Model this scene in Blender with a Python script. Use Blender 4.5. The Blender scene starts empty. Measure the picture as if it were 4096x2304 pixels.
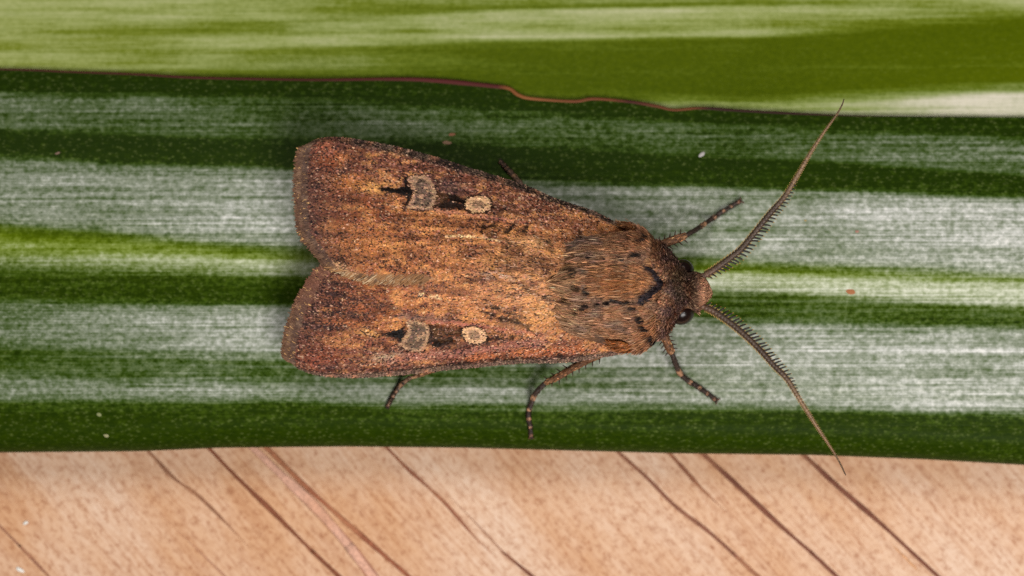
import bpy, math
import numpy as np
from mathutils import Vector

rng = np.random.default_rng(7)
# ------------------------------------------------------------------ camera / light / exposure
scene = bpy.context.scene
H = 0.140                      # lens above the crest of the green leaf (macro lens, about 5 cm across)
LENS = 100.0
S = H * 36.0 / LENS / 4096.0   # metres per photo pixel at z = 0
MM = 0.001

cam_d = bpy.data.cameras.new('camera')
cam_d.lens = LENS
cam_d.sensor_width = 36.0
cam_d.clip_start = 0.005
cam_d.clip_end = 5.0
cam_d.dof.use_dof = True
cam_d.dof.focus_distance = H - 3.7 * MM
cam_d.dof.aperture_fstop = 34.0
cam = bpy.data.objects.new('camera', cam_d)
cam.location = (0, 0, H)
scene.collection.objects.link(cam)
scene.camera = cam

world = bpy.data.worlds.new('World')
scene.world = world
world.use_nodes = True
world.node_tree.nodes['Background'].inputs[0].default_value = (1.0, 0.98, 0.95, 1)
world.node_tree.nodes['Background'].inputs[1].default_value = 0.07


def softbox(name, loc, aim, size, power, col):
    d = bpy.data.lights.new(name, 'AREA')
    d.shape = 'RECTANGLE'
    d.size, d.size_y = size
    d.energy = power
    d.color = col
    o = bpy.data.objects.new(name, d)
    o.location = loc
    o.rotation_euler = (Vector(aim) - Vector(loc)).to_track_quat('-Z', 'Y').to_euler()
    scene.collection.objects.link(o)
    return o


softbox('flash_diffuser', (0.045, -0.085, 0.135), (0, 0, 0.002), (0.11, 0.07), 0.335, (1.0, 0.975, 0.94))
softbox('flash_diffuser', (-0.03, 0.10, 0.150), (0, 0, 0.002), (0.12, 0.07), 0.165, (1.0, 0.975, 0.94))

scene.view_settings.view_transform = 'Standard'
scene.view_settings.look = 'None'
scene.view_settings.exposure = 0.0
scene.view_settings.gamma = 1.0
scene.view_settings.use_curve_mapping = False
scene.cycles.use_denoising = False
scene.cycles.max_bounces = 6


# ------------------------------------------------------------------ helpers
def P(px, py, z_mm):
    """photo pixel + known height -> world point"""
    px = np.asarray(px, float); py = np.asarray(py, float)
    z = np.asarray(z_mm, float) * MM
    k = S * (H - z) / H
    return np.stack(np.broadcast_arrays((px - 2048) * k, (1152 - py) * k, z), -1)


def lin(c):
    c = np.asarray(c, float) / 255.0
    return np.where(c <= 0.04045, c / 12.92, ((c + 0.055) / 1.055) ** 2.4)


def smooth(a, b, x):
    t = np.clip((x - a) / (b - a + 1e-12), 0, 1)
    return t * t * (3 - 2 * t)


_perm = rng.random((8, 512, 512))


def vnoise(x, y, k=0):
    x = np.asarray(x, float); y = np.asarray(y, float)
    xi = np.floor(x).astype(int); yi = np.floor(y).astype(int)
    fx = x - xi; fy = y - yi
    fx = fx * fx * (3 - 2 * fx); fy = fy * fy * (3 - 2 * fy)
    T = _perm[k % 8]
    a = T[xi % 512, yi % 512]; b = T[(xi + 1) % 512, yi % 512]
    c = T[xi % 512, (yi + 1) % 512]; d = T[(xi + 1) % 512, (yi + 1) % 512]
    return (a * (1 - fx) + b * fx) * (1 - fy) + (c * (1 - fx) + d * fx) * fy


def fbm(x, y, k=0, o=3):
    s = 0; amp = 1; t = 0
    for i in range(o):
        s = s + amp * vnoise(x * 2 ** i + 17 * i, y * 2 ** i + 31 * i, k + i)
        t += amp; amp *= 0.55
    return s / t


def resample(pts, n, closed=False):
    """smooth Catmull-Rom through pts, n points evenly by length"""
    p = np.asarray(pts, float)
    if closed:
        q = np.vstack([p[-1], p, p[0], p[1]])
    else:
        q = np.vstack([2 * p[0] - p[1], p, 2 * p[-1] - p[-2]])
    out = []
    t = np.linspace(0, 1, 16, endpoint=False)[:, None]
    for i in range(1, len(q) - 2):
        a, b, c, d = q[i - 1], q[i], q[i + 1], q[i + 2]
        out.append(0.5 * (2 * b + (c - a) * t + (2 * a - 5 * b + 4 * c - d) * t ** 2 + (3 * b - a - 3 * c + d) * t ** 3))
    out.append(q[-2][None])
    o = np.vstack(out)
    L = np.r_[0, np.cumsum(np.linalg.norm(np.diff(o, axis=0), axis=1))]
    s = np.linspace(0, L[-1], n + 1)[:-1] if closed else np.linspace(0, L[-1], n)
    return np.stack([np.interp(s, L, o[:, j]) for j in range(o.shape[1])], -1)


def build(name, V, faces, mat, parent=None, col=None, attrs=None, kind=None, smooth_shade=True, origin=(0, 0, 0)):
    V = np.asarray(V, float) - np.asarray(origin, float)
    if not isinstance(faces, (list, tuple)):
        faces = [faces]
    me = bpy.data.meshes.new(name)
    me.vertices.add(len(V))
    me.vertices.foreach_set('co', V.astype(np.float32).ravel())
    loops = np.concatenate([np.asarray(f, np.int32).ravel() for f in faces])
    tot = np.concatenate([np.full(len(f), np.asarray(f).shape[1], np.int32) for f in faces])
    start = np.r_[0, np.cumsum(tot)[:-1]].astype(np.int32)
    me.loops.add(len(loops)); me.loops.foreach_set('vertex_index', loops)
    me.polygons.add(len(tot))
    me.polygons.foreach_set('loop_start', start)
    me.polygons.foreach_set('use_smooth', np.full(len(tot), smooth_shade))
    if col is not None:
        a = me.attributes.new('Col', 'FLOAT_COLOR', 'POINT')
        c4 = np.ones((len(V), 4), np.float32); c4[:, :3] = np.clip(col, 0, 1)
        a.data.foreach_set('color', c4.ravel())
    for k, v in (attrs or {}).items():
        a = me.attributes.new(k, 'FLOAT', 'POINT')
        a.data.foreach_set('value', np.asarray(v, np.float32).ravel())
    me.update(calc_edges=True)
    me.validate()
    me.materials.append(mat)
    o = bpy.data.objects.new(name, me)
    scene.collection.objects.link(o)
    if parent is not None:
        o.parent = parent
    if kind:
        o['kind'] = kind
    return o


def grid_faces(nu, nv, wrap_v=False):
    i = np.arange(nu - 1)[:, None]; j = np.arange(nv if wrap_v else nv - 1)[None]
    jn = (j + 1) % nv
    return np.stack(np.broadcast_arrays(i * nv + j, (i + 1) * nv + j, (i + 1) * nv + jn, i * nv + jn), -1).reshape(-1, 4)


def frames(pts):
    t = np.gradient(pts, axis=0)
    t /= np.linalg.norm(t, axis=1, keepdims=True)
    up = np.array([0, 0, 1.0])
    b = np.cross(t, up); b /= np.linalg.norm(b, axis=1, keepdims=True) + 1e-12
    n = np.cross(b, t)
    return t, b, n


def tube(pts, rad, ns=10, flat=1.0):
    t, b, n = frames(pts)
    a = np.linspace(0, 2 * np.pi, ns, endpoint=False)
    V = pts[:, None] + rad[:, None, None] * (np.cos(a)[None, :, None] * b[:, None] + flat * np.sin(a)[None, :, None] * n[:, None])
    V = V.reshape(-1, 3)
    f = grid_faces(len(pts), ns, True)
    i0 = len(V); V = np.vstack([V, pts[0], pts[-1]])
    k = np.arange(ns); last = (len(pts) - 1) * ns
    c0 = np.stack([np.full(ns, i0), k, (k + 1) % ns], -1)
    c1 = np.stack([np.full(ns, i0 + 1), last + (k + 1) % ns, last + k], -1)
    return V, [f, np.vstack([c0, c1])]


def hairs(root, tan, nrm, L, W, col, lift=0.35, droop=0.3, roll=0.6, tipcol=None):
    """curved tapering blades; all arrays, metres"""
    N = len(root)
    ts = np.array([0, 0.35, 0.72, 1.0]); ws = np.array([0.75, 1.0, 0.75, 0.12])
    side = np.cross(tan, nrm); side /= np.linalg.norm(side, axis=1, keepdims=True) + 1e-12
    r = rng.normal(0, roll, N)[:, None]
    side = side * np.cos(r) + nrm * np.sin(r)
    lift = np.broadcast_to(lift, (N,)); droop = np.broadcast_to(droop, (N,))
    V = np.empty((N, 4, 2, 3)); C = np.empty((N, 4, 2, 3))
    tc = col if tipcol is None else tipcol
    for i, (t, w) in enumerate(zip(ts, ws)):
        c = root + L[:, None] * (tan * t + nrm * (lift * t - droop * t * t)[:, None])
        V[:, i, 0] = c - side * (W * w * 0.5)[:, None]
        V[:, i, 1] = c + side * (W * w * 0.5)[:, None]
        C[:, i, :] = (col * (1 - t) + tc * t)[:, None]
    b = (np.arange(N) * 8)[:, None, None]
    q = np.array([[0, 1, 3, 2], [2, 3, 5, 4], [4, 5, 7, 6]])[None]
    return V.reshape(-1, 3), (b + q).reshape(-1, 4), C.reshape(-1, 3)


def scales(root, tan, nrm, L, W, col, tilt=0.12, roll=0.15):
    """small shingle-like scales with a rounded free end"""
    N = len(root)
    side = np.cross(tan, nrm); side /= np.linalg.norm(side, axis=1, keepdims=True) + 1e-12
    r = rng.normal(0, roll, N)[:, None]
    side = side * np.cos(r) + nrm * np.sin(r)
    ti = np.abs(rng.normal(tilt, tilt * 0.5, N))[:, None]
    d = tan * np.cos(ti) + nrm * np.sin(ti)
    prof = [(0, -0.28), (0, 0.28), (0.6, -0.5), (0.6, 0.5), (1.0, -0.24), (1.0, 0.24)]
    V = np.stack([root + d * (L * a)[:, None] + side * (W * s)[:, None] for a, s in prof], 1)
    b = (np.arange(N) * 6)[:, None, None]
    q = np.array([[0, 1, 3, 2], [2, 3, 5, 4]])[None]
    return V.reshape(-1, 3), (b + q).reshape(-1, 4), np.repeat(col, 6, 0)


# ---- 2-D masks in photo pixels, used to lay out the colour pattern of the scales
def seg_dist(p, pts):
    pts = np.asarray(pts, float)
    best = np.full(len(p), 1e9); arc = np.zeros(len(p))
    seglen = np.linalg.norm(np.diff(pts, axis=0), axis=1)
    cum = np.r_[0, np.cumsum(seglen)]
    for i in range(len(pts) - 1):
        a, b = pts[i], pts[i + 1]
        d = b - a
        t = np.clip(((p - a) @ d) / (d @ d), 0, 1)
        dist = np.linalg.norm(p - (a + t[:, None] * d), axis=1)
        m = dist < best
        best[m] = dist[m]; arc[m] = (cum[i] + t[m] * seglen[i]) / cum[-1]
    return best, arc


def poly_mask(p, pts, soft=6):
    pts = np.asarray(pts, float)
    x, y = p[:, 0], p[:, 1]
    inside = np.zeros(len(p), bool)
    j = len(pts) - 1
    for i in range(len(pts)):
        xi, yi = pts[i]; xj, yj = pts[j]
        if yi != yj:
            c = ((yi > y) != (yj > y)) & (x < (xj - xi) * (y - yi) / (yj - yi) + xi)
            inside ^= c
        j = i
    d, _ = seg_dist(p, np.vstack([pts, pts[0]]))
    sd = np.where(inside, d, -d)
    return smooth(-soft, soft, sd), sd


def stroke(p, pts, w0, w1=None, soft=5):
    d, a = seg_dist(p, pts)
    w = w0 + ((w1 if w1 is not None else w0) - w0) * a
    return smooth(soft, -soft, d - w / 2)


def blob(p, c, rx, ry, ang=0, pw=1.0):
    a = math.radians(ang)
    dx = p[:, 0] - c[0]; dy = p[:, 1] - c[1]
    u = (dx * math.cos(a) + dy * math.sin(a)) / rx
    v = (-dx * math.sin(a) + dy * math.cos(a)) / ry
    return np.exp(-(u * u + v * v) * pw)


def mix(col, c, m):
    return col + (lin(c) - col) * np.clip(m, 0, 1)[:, None]


# ------------------------------------------------------------------ materials
def new_mat(name):
    m = bpy.data.materials.new(name)
    m.use_nodes = True
    nt = m.node_tree
    return m, nt, nt.nodes['Principled BSDF']


def attr_mat(name, rough=0.5, spec=0.3, sheen=0.0, noise=0.0, translucent=0.0):
    m, nt, b = new_mat(name)
    a = nt.nodes.new('ShaderNodeAttribute'); a.attribute_name = 'Col'
    out = a.outputs['Color']
    if noise:
        tc = nt.nodes.new('ShaderNodeTexCoord')
        n = nt.nodes.new('ShaderNodeTexNoise'); n.inputs['Scale'].default_value = 1 / (9 * S); n.inputs['Detail'].default_value = 2
        nt.links.new(tc.outputs['Object'], n.inputs['Vector'])
        mr = nt.nodes.new('ShaderNodeMapRange')
        mr.inputs['From Min'].default_value = 0.3; mr.inputs['From Max'].default_value = 0.7
        mr.inputs['To Min'].default_value = 1 - noise; mr.inputs['To Max'].default_value = 1 + noise
        nt.links.new(n.outputs['Fac'], mr.inputs['Value'])
        vm = nt.nodes.new('ShaderNodeVectorMath'); vm.operation = 'SCALE'
        nt.links.new(out, vm.inputs[0]); nt.links.new(mr.outputs['Result'], vm.inputs['Scale'])
        out = vm.outputs['Vector']
    nt.links.new(out, b.inputs['Base Color'])
    b.inputs['Roughness'].default_value = rough
    b.inputs['Specular IOR Level'].default_value = spec
    if sheen:
        b.inputs['Sheen Weight'].default_value = sheen
        b.inputs['Sheen Roughness'].default_value = 0.4
    return m


M_scale = attr_mat('wing_scales', 0.5, 0.10)
M_memb = attr_mat('wing_membrane', 0.6, 0.2)
M_hair = attr_mat('body_hair', 0.6, 0.22)
M_body = attr_mat('body_skin', 0.7, 0.15, noise=0.3)
M_leg = attr_mat('leg_scales', 0.55, 0.3, noise=0.35)
M_ant = attr_mat('antenna', 0.5, 0.35, noise=0.25)

M_eye, nt, b = new_mat('compound_eye')
b.inputs['Base Color'].default_value = (0.010, 0.004, 0.003, 1)
b.inputs['Roughness'].default_value = 0.22; b.inputs['Specular IOR Level'].default_value = 0.3
vo = nt.nodes.new('ShaderNodeTexVoronoi'); vo.inputs['Scale'].default_value = 1 / (3.2 * S)
tc = nt.nodes.new('ShaderNodeTexCoord'); nt.links.new(tc.outputs['Object'], vo.inputs['Vector'])
bp = nt.nodes.new('ShaderNodeBump'); bp.inputs['Strength'].default_value = 0.25; bp.inputs['Distance'].default_value = 1e-5; bp.invert = True
nt.links.new(vo.outputs['Distance'], bp.inputs['Height']); nt.links.new(bp.outputs['Normal'], b.inputs['Normal'])


def leaf_mat(name, green, lime, rot=0.03, fine=1.0, fib=0.32, amps=(0.8, 0.42, 0.9, 0.26, 0.45), dots=0.13):
    m, nt, b = new_mat(name)
    N = nt.nodes.new; Lk = nt.links.new
    tc = N('ShaderNodeTexCoord')

    def noise(sx, sy, rot, detail, rough=0.55, dist=0.0):
        mp = N('ShaderNodeMapping')
        k = 1 / (1000 * S)
        mp.inputs['Scale'].default_value = (sx * k, sy * k, sy * k)
        mp.inputs['Rotation'].default_value = (0, 0, rot)
        Lk(tc.outputs['Object'], mp.inputs['Vector'])
        n = N('ShaderNodeTexNoise'); n.inputs['Scale'].default_value = 1
        n.inputs['Detail'].default_value = detail; n.inputs['Roughness'].default_value = rough
        n.inputs['Distortion'].default_value = dist
        Lk(mp.outputs['Vector'], n.inputs['Vector'])
        return n.outputs['Fac']

    def math_(op, a, c, d=None):
        n = N('ShaderNodeMath'); n.operation = op
        for i, v in enumerate((a, c, d)):
            if v is None:
                continue
            if isinstance(v, (int, float)):
                n.inputs[i].default_value = v
            else:
                Lk(v, n.inputs[i])
        return n.outputs[0]

    def ramp(v, a, c, t0=0.0, t1=1.0, sm=True):
        n = N('ShaderNodeMapRange'); n.interpolation_type = 'SMOOTHSTEP' if sm else 'LINEAR'
        n.inputs['From Min'].default_value = a; n.inputs['From Max'].default_value = c
        n.inputs['To Min'].default_value = t0; n.inputs['To Max'].default_value = t1
        Lk(v, n.inputs['Value'])
        return n.outputs['Result']

    aw = N('ShaderNodeAttribute'); aw.attribute_name = 'wax'
    at = N('ShaderNodeAttribute'); at.attribute_name = 'tint'
    streak = noise(0.6, 48 * fine, rot, 5, 0.62)          # long fibres
    streak2 = noise(2.5, 125 * fine, rot, 3, 0.6)         # finer fibres
    speck = noise(40, 56, 0.1, 3, 0.62)             # wax grains
    cross = noise(34, 14, 0.12, 2, 0.5, 0.8)        # mottles across the grain
    big = noise(2.2, 8.0, rot, 2)
    v = aw.outputs['Fac']
    nsum = None
    for tex, amp in zip((streak, streak2, speck, cross, big), amps):
        q_ = math_('MULTIPLY', math_('SUBTRACT', tex, 0.5), amp)
        nsum = q_ if nsum is None else math_('ADD', nsum, q_)
    room = ramp(v, 0.0, 0.4, 0.45, 1.0)            # bare green stays bare
    v = math_('ADD', v, math_('MULTIPLY', nsum, room))
    f = ramp(v, 0.06, 1.12, 0.0, 1.0, False)
    fibre = noise(0.12, 70, rot, 4, 0.7)            # veins that run the whole length
    f = math_('ADD', f, math_('MULTIPLY', math_('MULTIPLY', math_('SUBTRACT', fibre, 0.5), fib), room))

    def cramp(stops):
        r = N('ShaderNodeValToRGB'); Lk(f, r.inputs['Fac'])
        e = r.color_ramp.elements
        e[0].position, e[0].color = stops[0][0], (*lin(stops[0][1]), 1)
        e[1].position, e[1].color = stops[-1][0], (*lin(stops[-1][1]), 1)
        for p_, c_ in stops[1:-1]:
            x = e.new(p_); x.color = (*lin(c_), 1)
        return r.outputs['Color']
    tint = math_('ADD', at.outputs['Fac'], math_('MULTIPLY', math_('SUBTRACT', speck, 0.52), 0.5))
    fin = N('ShaderNodeMix'); fin.data_type = 'RGBA'
    Lk(ramp(tint, 0, 1, 0, 1, False), fin.inputs['Factor'])
    Lk(cramp(green), fin.inputs['A']); Lk(cramp(lime), fin.inputs['B'])
    # pale breathing pores scattered over the bare green
    vor = N('ShaderNodeTexVoronoi')
    mp = N('ShaderNodeMapping'); k = 1 / (1000 * S); mp.inputs['Scale'].default_value = (48 * k, 66 * k, 66 * k)
    Lk(tc.outputs['Object'], mp.inputs['Vector']); Lk(mp.outputs['Vector'], vor.inputs['Vector'])
    vor.inputs['Scale'].default_value = 1
    pore = math_('MULTIPLY', ramp(vor.outputs['Distance'], 0.1, 0.5, 1, 0), ramp(speck, 0.4, 0.62))
    pore = math_('MULTIPLY', pore, ramp(f, 0.0, 0.5, dots, 0.0))
    gp = N('ShaderNodeMix'); gp.data_type = 'RGBA'
    Lk(pore, gp.inputs['Factor']); Lk(fin.outputs['Result'], gp.inputs['A'])
    gp.inputs['B'].default_value = (*lin((150, 160, 96)), 1)
    fin = gp
    Lk(fin.outputs['Result'], b.inputs['Base Color'])
    Lk(ramp(f, 0, 1, 0.42, 0.62), b.inputs['Roughness'])
    Lk(ramp(f, 0, 0.8, 0.02, 0.14), b.inputs['Specular IOR Level'])
    bp = N('ShaderNodeBump'); bp.inputs['Strength'].default_value = 0.5; bp.inputs['Distance'].default_value = 1.5e-5 * fine
    hgt = math_('ADD', math_('MULTIPLY', speck, 0.5), math_('ADD', math_('MULTIPLY', streak2, 0.7), math_('MULTIPLY', fibre, 1.2)))
    Lk(hgt, bp.inputs['Height']); Lk(bp.outputs['Normal'], b.inputs['Normal'])
    return m


M_leaf = leaf_mat('waxy_leaf',
                  [(0, (26, 42, 2)), (.16, (47, 67, 14)), (.36, (80, 94, 62)), (.62, (130, 136, 120)), (.84, (178, 179, 172)), (1, (214, 212, 208))],
                  [(0, (70, 88, 0)), (.16, (90, 108, 14)), (.36, (118, 134, 54)), (.62, (154, 164, 114)), (.84, (184, 190, 154)), (1, (206, 206, 184))])
M_leaf2 = leaf_mat('yellow_green_leaf',
                   [(0, (46, 62, 0)), (.2, (64, 84, 2)), (.45, (112, 126, 66)), (.7, (150, 154, 120)), (1, (206, 198, 184))],
                   [(0, (94, 106, 4)), (.2, (116, 126, 38)), (.45, (144, 152, 86)), (.7, (164, 168, 112)), (1, (184, 182, 146))],
                   -0.03, 0.38, 0.08, (1.1, 0.5, 0.3, 0.12, 0.5), 0.03)

M_margin, nt, b = new_mat('leaf_margin')
a = nt.nodes.new('ShaderNodeAttribute'); a.attribute_name = 'Col'
nt.links.new(a.outputs['Color'], b.inputs['Base Color'])
b.inputs['Roughness'].default_value = 0.65; b.inputs['Specular IOR Level'].default_value = 0.2

# dry leaf
M_dry, nt, b = new_mat('dry_tan_leaf')
N = nt.nodes.new; Lk = nt.links.new
tc = N('ShaderNodeTexCoord')
mp = N('ShaderNodeMapping'); k = 1 / (1000 * S); mp.inputs['Scale'].default_value = (k, k, k)
mp.inputs['Rotation'].default_value = (0, 0, math.radians(49))
Lk(tc.outputs['Object'], mp.inputs['Vector'])


def nz(sc, stretch, detail, rough=0.6):
    q = N('ShaderNodeMapping'); q.inputs['Scale'].default_value = (sc * stretch, sc, sc)
    Lk(mp.outputs['Vector'], q.inputs['Vector'])
    n = N('ShaderNodeTexNoise'); n.inputs['Scale'].default_value = 1; n.inputs['Detail'].default_value = detail
    n.inputs['Roughness'].default_value = rough
    Lk(q.outputs['Vector'], n.inputs['Vector'])
    return n.outputs['Fac']


def cr(v, stops):
    r = N('ShaderNodeValToRGB'); Lk(v, r.inputs['Fac'])
    e = r.color_ramp.elements
    e[0].position, e[0].color = stops[0][0], (*lin(stops[0][1]), 1)
    e[1].position, e[1].color = stops[-1][0], (*lin(stops[-1][1]), 1)
    for p_, c_ in stops[1:-1]:
        x = e.new(p_); x.color = (*lin(c_), 1)
    return r.outputs['Color']


base = cr(nz(2.6, 0.35, 4), [(0.36, (200, 157, 122)), (0.5, (209, 174, 147)), (0.64, (214, 186, 165))])
fine = cr(nz(38, 0.75, 4, 0.7), [(0.3, (190, 150, 120)), (0.5, (246, 238, 228)), (0.7, (255, 255, 255))])
mx = N('ShaderNodeMix'); mx.data_type = 'RGBA'; mx.blend_type = 'MULTIPLY'; mx.inputs['Factor'].default_value = 0.75
Lk(base, mx.inputs['A']); Lk(fine, mx.inputs['B'])
spk = cr(nz(46, 0.8, 2, 0.5), [(0.28, (206, 166, 136)), (0.4, (255, 255, 255))])
mx2 = N('ShaderNodeMix'); mx2.data_type = 'RGBA'; mx2.blend_type = 'MULTIPLY'; mx2.inputs['Factor'].default_value = 0.5
Lk(mx.outputs['Result'], mx2.inputs['A']); Lk(spk, mx2.inputs['B'])
fib = cr(nz(70, 0.03, 4, 0.65), [(0.34, (222, 200, 184)), (0.55, (255, 255, 255))])
mx3 = N('ShaderNodeMix'); mx3.data_type = 'RGBA'; mx3.blend_type = 'MULTIPLY'; mx3.inputs['Factor'].default_value = 0.6
Lk(mx2.outputs['Result'], mx3.inputs['A']); Lk(fib, mx3.inputs['B'])
Lk(mx3.outputs['Result'], b.inputs['Base Color'])
b.inputs['Roughness'].default_value = 0.6; b.inputs['Specular IOR Level'].default_value = 0.25
bp = N('ShaderNodeBump'); bp.inputs['Strength'].default_value = 0.5; bp.inputs['Distance'].default_value = 2e-5
Lk(nz(40, 0.6, 4), bp.inputs['Height']); Lk(bp.outputs['Normal'], b.inputs['Normal'])
M_vein = attr_mat('dry_leaf_vein', 0.7, 0.15, noise=0.25)
M_speck, nt, b = new_mat('white_crumb')
b.inputs['Base Color'].default_value = (0.75, 0.73, 0.68, 1); b.inputs['Roughness'].default_value = 0.5

# ------------------------------------------------------------------ setting: dry leaf below, upper leaf behind
DRY_Z = -4.2


def tag(o, label, cat, group=None, kind=None):
    o['label'] = label; o['category'] = cat
    if group:
        o['group'] = group
    if kind:
        o['kind'] = kind


def sheet(top_px, top_py, top_z, thick, nu, nv):
    """closed thin sheet from a grid of points"""
    V = P(top_px, top_py, top_z).reshape(-1, 3)
    V2 = V - np.array([0, 0, thick * MM])
    n = len(V)
    f = grid_faces(nu, nv)[:, ::-1]
    idx = np.arange(n).reshape(nu, nv)
    rim = np.concatenate([idx[0], idx[1:, -1], idx[-1, :-1][::-1], idx[1:-1, 0][::-1]])
    r2 = np.roll(rim, -1)
    side = np.stack([rim, r2, r2 + n, rim + n], -1)
    return np.vstack([V, V2]), [np.vstack([f, f[:, ::-1] + n, side])]


dry_root = bpy.data.objects.new('dry_leaf', None)
scene.collection.objects.link(dry_root)
dry_root.location = P(2048, 2000, DRY_Z)
tag(dry_root, 'tan dried leaf with thin dark diagonal veins lying under the green leaf', 'dry leaf')
DO = np.array(dry_root.location)


def dry_z(px, py):
    return DRY_Z + 0.16 * (fbm(px / 700, py / 700, 5) - 0.5)


nu, nv = 90, 60
gx, gy = np.meshgrid(np.linspace(-2500, 6600, nu), np.linspace(900, 3800, nv), indexing='ij')
V, F = sheet(gx, gy, dry_z(gx, gy), 0.5, nu, nv)
build('blade', V, F, M_dry, dry_root, origin=DO)

veins = [
    ([(594, 1805), (694, 1911), (805, 1994), (916, 2105), (999, 2194)], 11, (138, 96, 72), 1),
    ([(832, 1789), (943, 1905), (1110, 2066), (1249, 2205), (1354, 2304)], 14, (122, 72, 50), 0),
    ([(1010, 1789), (1138, 1911), (1276, 2044), (1400, 2190), (1489, 2304)], 34, (198, 152, 130), 0),
    ([(1003, 1789), (1128, 1911), (1262, 2040), (1380, 2180), (1465, 2304)], 8, (160, 104, 88), 0),
    ([(1030, 1795), (1160, 1918), (1296, 2048), (1424, 2190), (1512, 2304)], 7, (150, 98, 84), 0),
    ([(1065, 1789), (1221, 1944), (1420, 2120), (1633, 2304)], 17, (140, 84, 60), 0),
    ([(1550, 1794), (1627, 1872), (1772, 2005), (1910, 2160), (1994, 2233)], 11, (138, 88, 66), 1),
    ([(1790, 1978), (1910, 2099), (2021, 2216), (2127, 2304)], 12, (112, 68, 52), 2),
    ([(2488, 1822), (2593, 1916), (2700, 2024), (2835, 2127), (2946, 2227), (3029, 2304)], 12, (126, 82, 64), 0),
    ([(2696, 1833), (2807, 1955), (2907, 2049)], 12, (130, 84, 62), 1),
    ([(2824, 1827), (2946, 1938), (3112, 2094), (3251, 2216), (3345, 2304)], 15, (112, 68, 52), 0),
    ([(3229, 1833), (3362, 1955), (3528, 2099), (3750, 2304)], 15, (112, 68, 52), 0),
    ([(0, 2105), (83, 2188), (194, 2304)], 9, (140, 96, 76), 0),
    ([(605, 2022), (721, 2133), (899, 2304)], 9, (168, 122, 98), 2),
    ([(3560, 2170), (3680, 2290)], 7, (190, 142, 104), 3),
]
for pts, w, c, mode in veins:
    pts = [np.array(q, float) for q in pts]
    d0 = pts[0] - pts[1]; d0 /= np.linalg.norm(d0)
    d1 = pts[-1] - pts[-2]; d1 /= np.linalg.norm(d1)
    if mode in (0, 1):
        pts = [pts[0] + d0 * 500] + pts
    if mode in (0, 2):
        pts = pts + [pts[-1] + d1 * 1600]
    q = resample(pts, 110)
    q = q + (fbm(q[:, 0] / 28, q[:, 1] / 28 + w, 2)[:, None] - 0.5) * 4
    t = np.linspace(0, 1, len(q))
    rad = 0.6 * w * (0.55 + 0.9 * fbm(t * 14, t * 0 + w, 3))
    if mode in (1, 3):
        rad = rad * smooth(1.0, 0.75, t) + 0.5
    if mode in (2, 3):
        rad = rad * smooth(0.0, 0.3, t) + 0.5
    pw = P(q[:, 0], q[:, 1], dry_z(q[:, 0], q[:, 1]) + 0.004)
    V, F = tube(pw, rad * S, 8, 0.22)
    tl = np.r_[np.repeat(t, 8), 0, 1]
    cc = np.repeat(lin(c)[None], len(V), 0) * (0.85 + 0.3 * rng.random((len(V), 1)))
    cc = mix(cc, (182, 128, 92), smooth(.42, .7, fbm(tl * 16, tl * 0 + 7 * w, 6)) * .35)
    build('vein', V, F, M_vein, dry_root, col=cc, origin=DO)

# --- knot tables: py / wax / tint across each leaf at five photo columns
KX = np.array([0, 1100, 2000, 3000, 4096.0])


def leaf_tables(rows, px):
    """rows: (ys[5], wax[5], tint[5]) -> arrays (len(rows), len(px))"""
    f = lambda v: np.interp(px, KX, np.broadcast_to(np.asarray(v, float), (5,)))
    Y = np.array([f(r[0]) for r in rows]); W = np.array([f(r[1]) for r in rows]); T = np.array([f(r[2]) for r in rows])
    ex = np.where(px < 0, px, np.where(px > 4096, px - 4096, 0))      # carry on straight past the frame
    sl = np.array([np.where(ex < 0, (r[0][1] - r[0][0]) / 1100, (r[0][4] - r[0][3]) / 1096) for r in
                   [(np.broadcast_to(np.asarray(q[0], float), (5,)),) for q in rows]])
    return Y + 0.6 * sl * ex, W, T


# ---- upper leaf (behind)
rows2 = [
    ((-900, -900, -900, -900, -900), .4, .6),
    ((-60, -60, -60, -60, -60), (.45, .4, .35, .3, .5), (.9, .7, .6, .6, .7)),
    ((0, 0, 10, 5, 0), (.45, .38, .4, .25, .6), (.9, .7, .6, .6, .8)),
    ((60, 70, 30, 12, 30), (.38, .4, .08, .15, .5), (.8, .7, .5, .5, .7)),
    ((90, 95, 52, 30, 45), (.45, .3, .55, .55, .4), (.9, .6, .6, .7, .6)),
    ((140, 118, 110, 90, 62), (.35, .35, .5, .6, .25), (.8, .6, .6, .7, .5)),
    ((160, 160, 148, 138, 78), (.48, .6, .6, .5, .1), (.9, .7, .6, .6, .5)),
    ((205, 205, 172, 160, 100), (.4, .45, .08, .06, .02), (.8, .6, .4, .4, .4)),
    ((250, 260, 330, 375, 310), (.45, .25, .0, .0, .0), (.9, .5, .3, .3, .5)),
    ((280, 300, 390, 412, 345), (.42, .1, .0, .35, .35), (.8, .4, .3, .4, .3)),
    ((330, 340, 430, 440, 385), (.3, .1, .05, .7, .98), (.6, .4, .3, .4, .2)),
    ((470, 480, 520, 520, 462), (.3, .1, .1, .5, .9), (.5, .4, .3, .3, .2)),
    ((620, 640, 660, 680, 700), .2, .3),
]
nu = 320
px = np.linspace(-2500, 6600, nu)
Y, W_, T_ = leaf_tables(rows2, px)
vv = np.linspace(0, 1, 150)
kv = np.linspace(0, 1, len(rows2))
PY = np.array([np.interp(vv, kv, Y[:, i]) for i in range(nu)])
WX = np.array([np.interp(vv, kv, W_[:, i]) for i in range(nu)])
TT = np.array([np.interp(vv, kv, T_[:, i]) for i in range(nu)])
PX = np.broadcast_to(px[:, None], PY.shape)
UE = np.interp(PX, [-900, 0, 1500, 2100, 3000, 5000], [268, 278, 317, 390, 446, 480])
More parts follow.
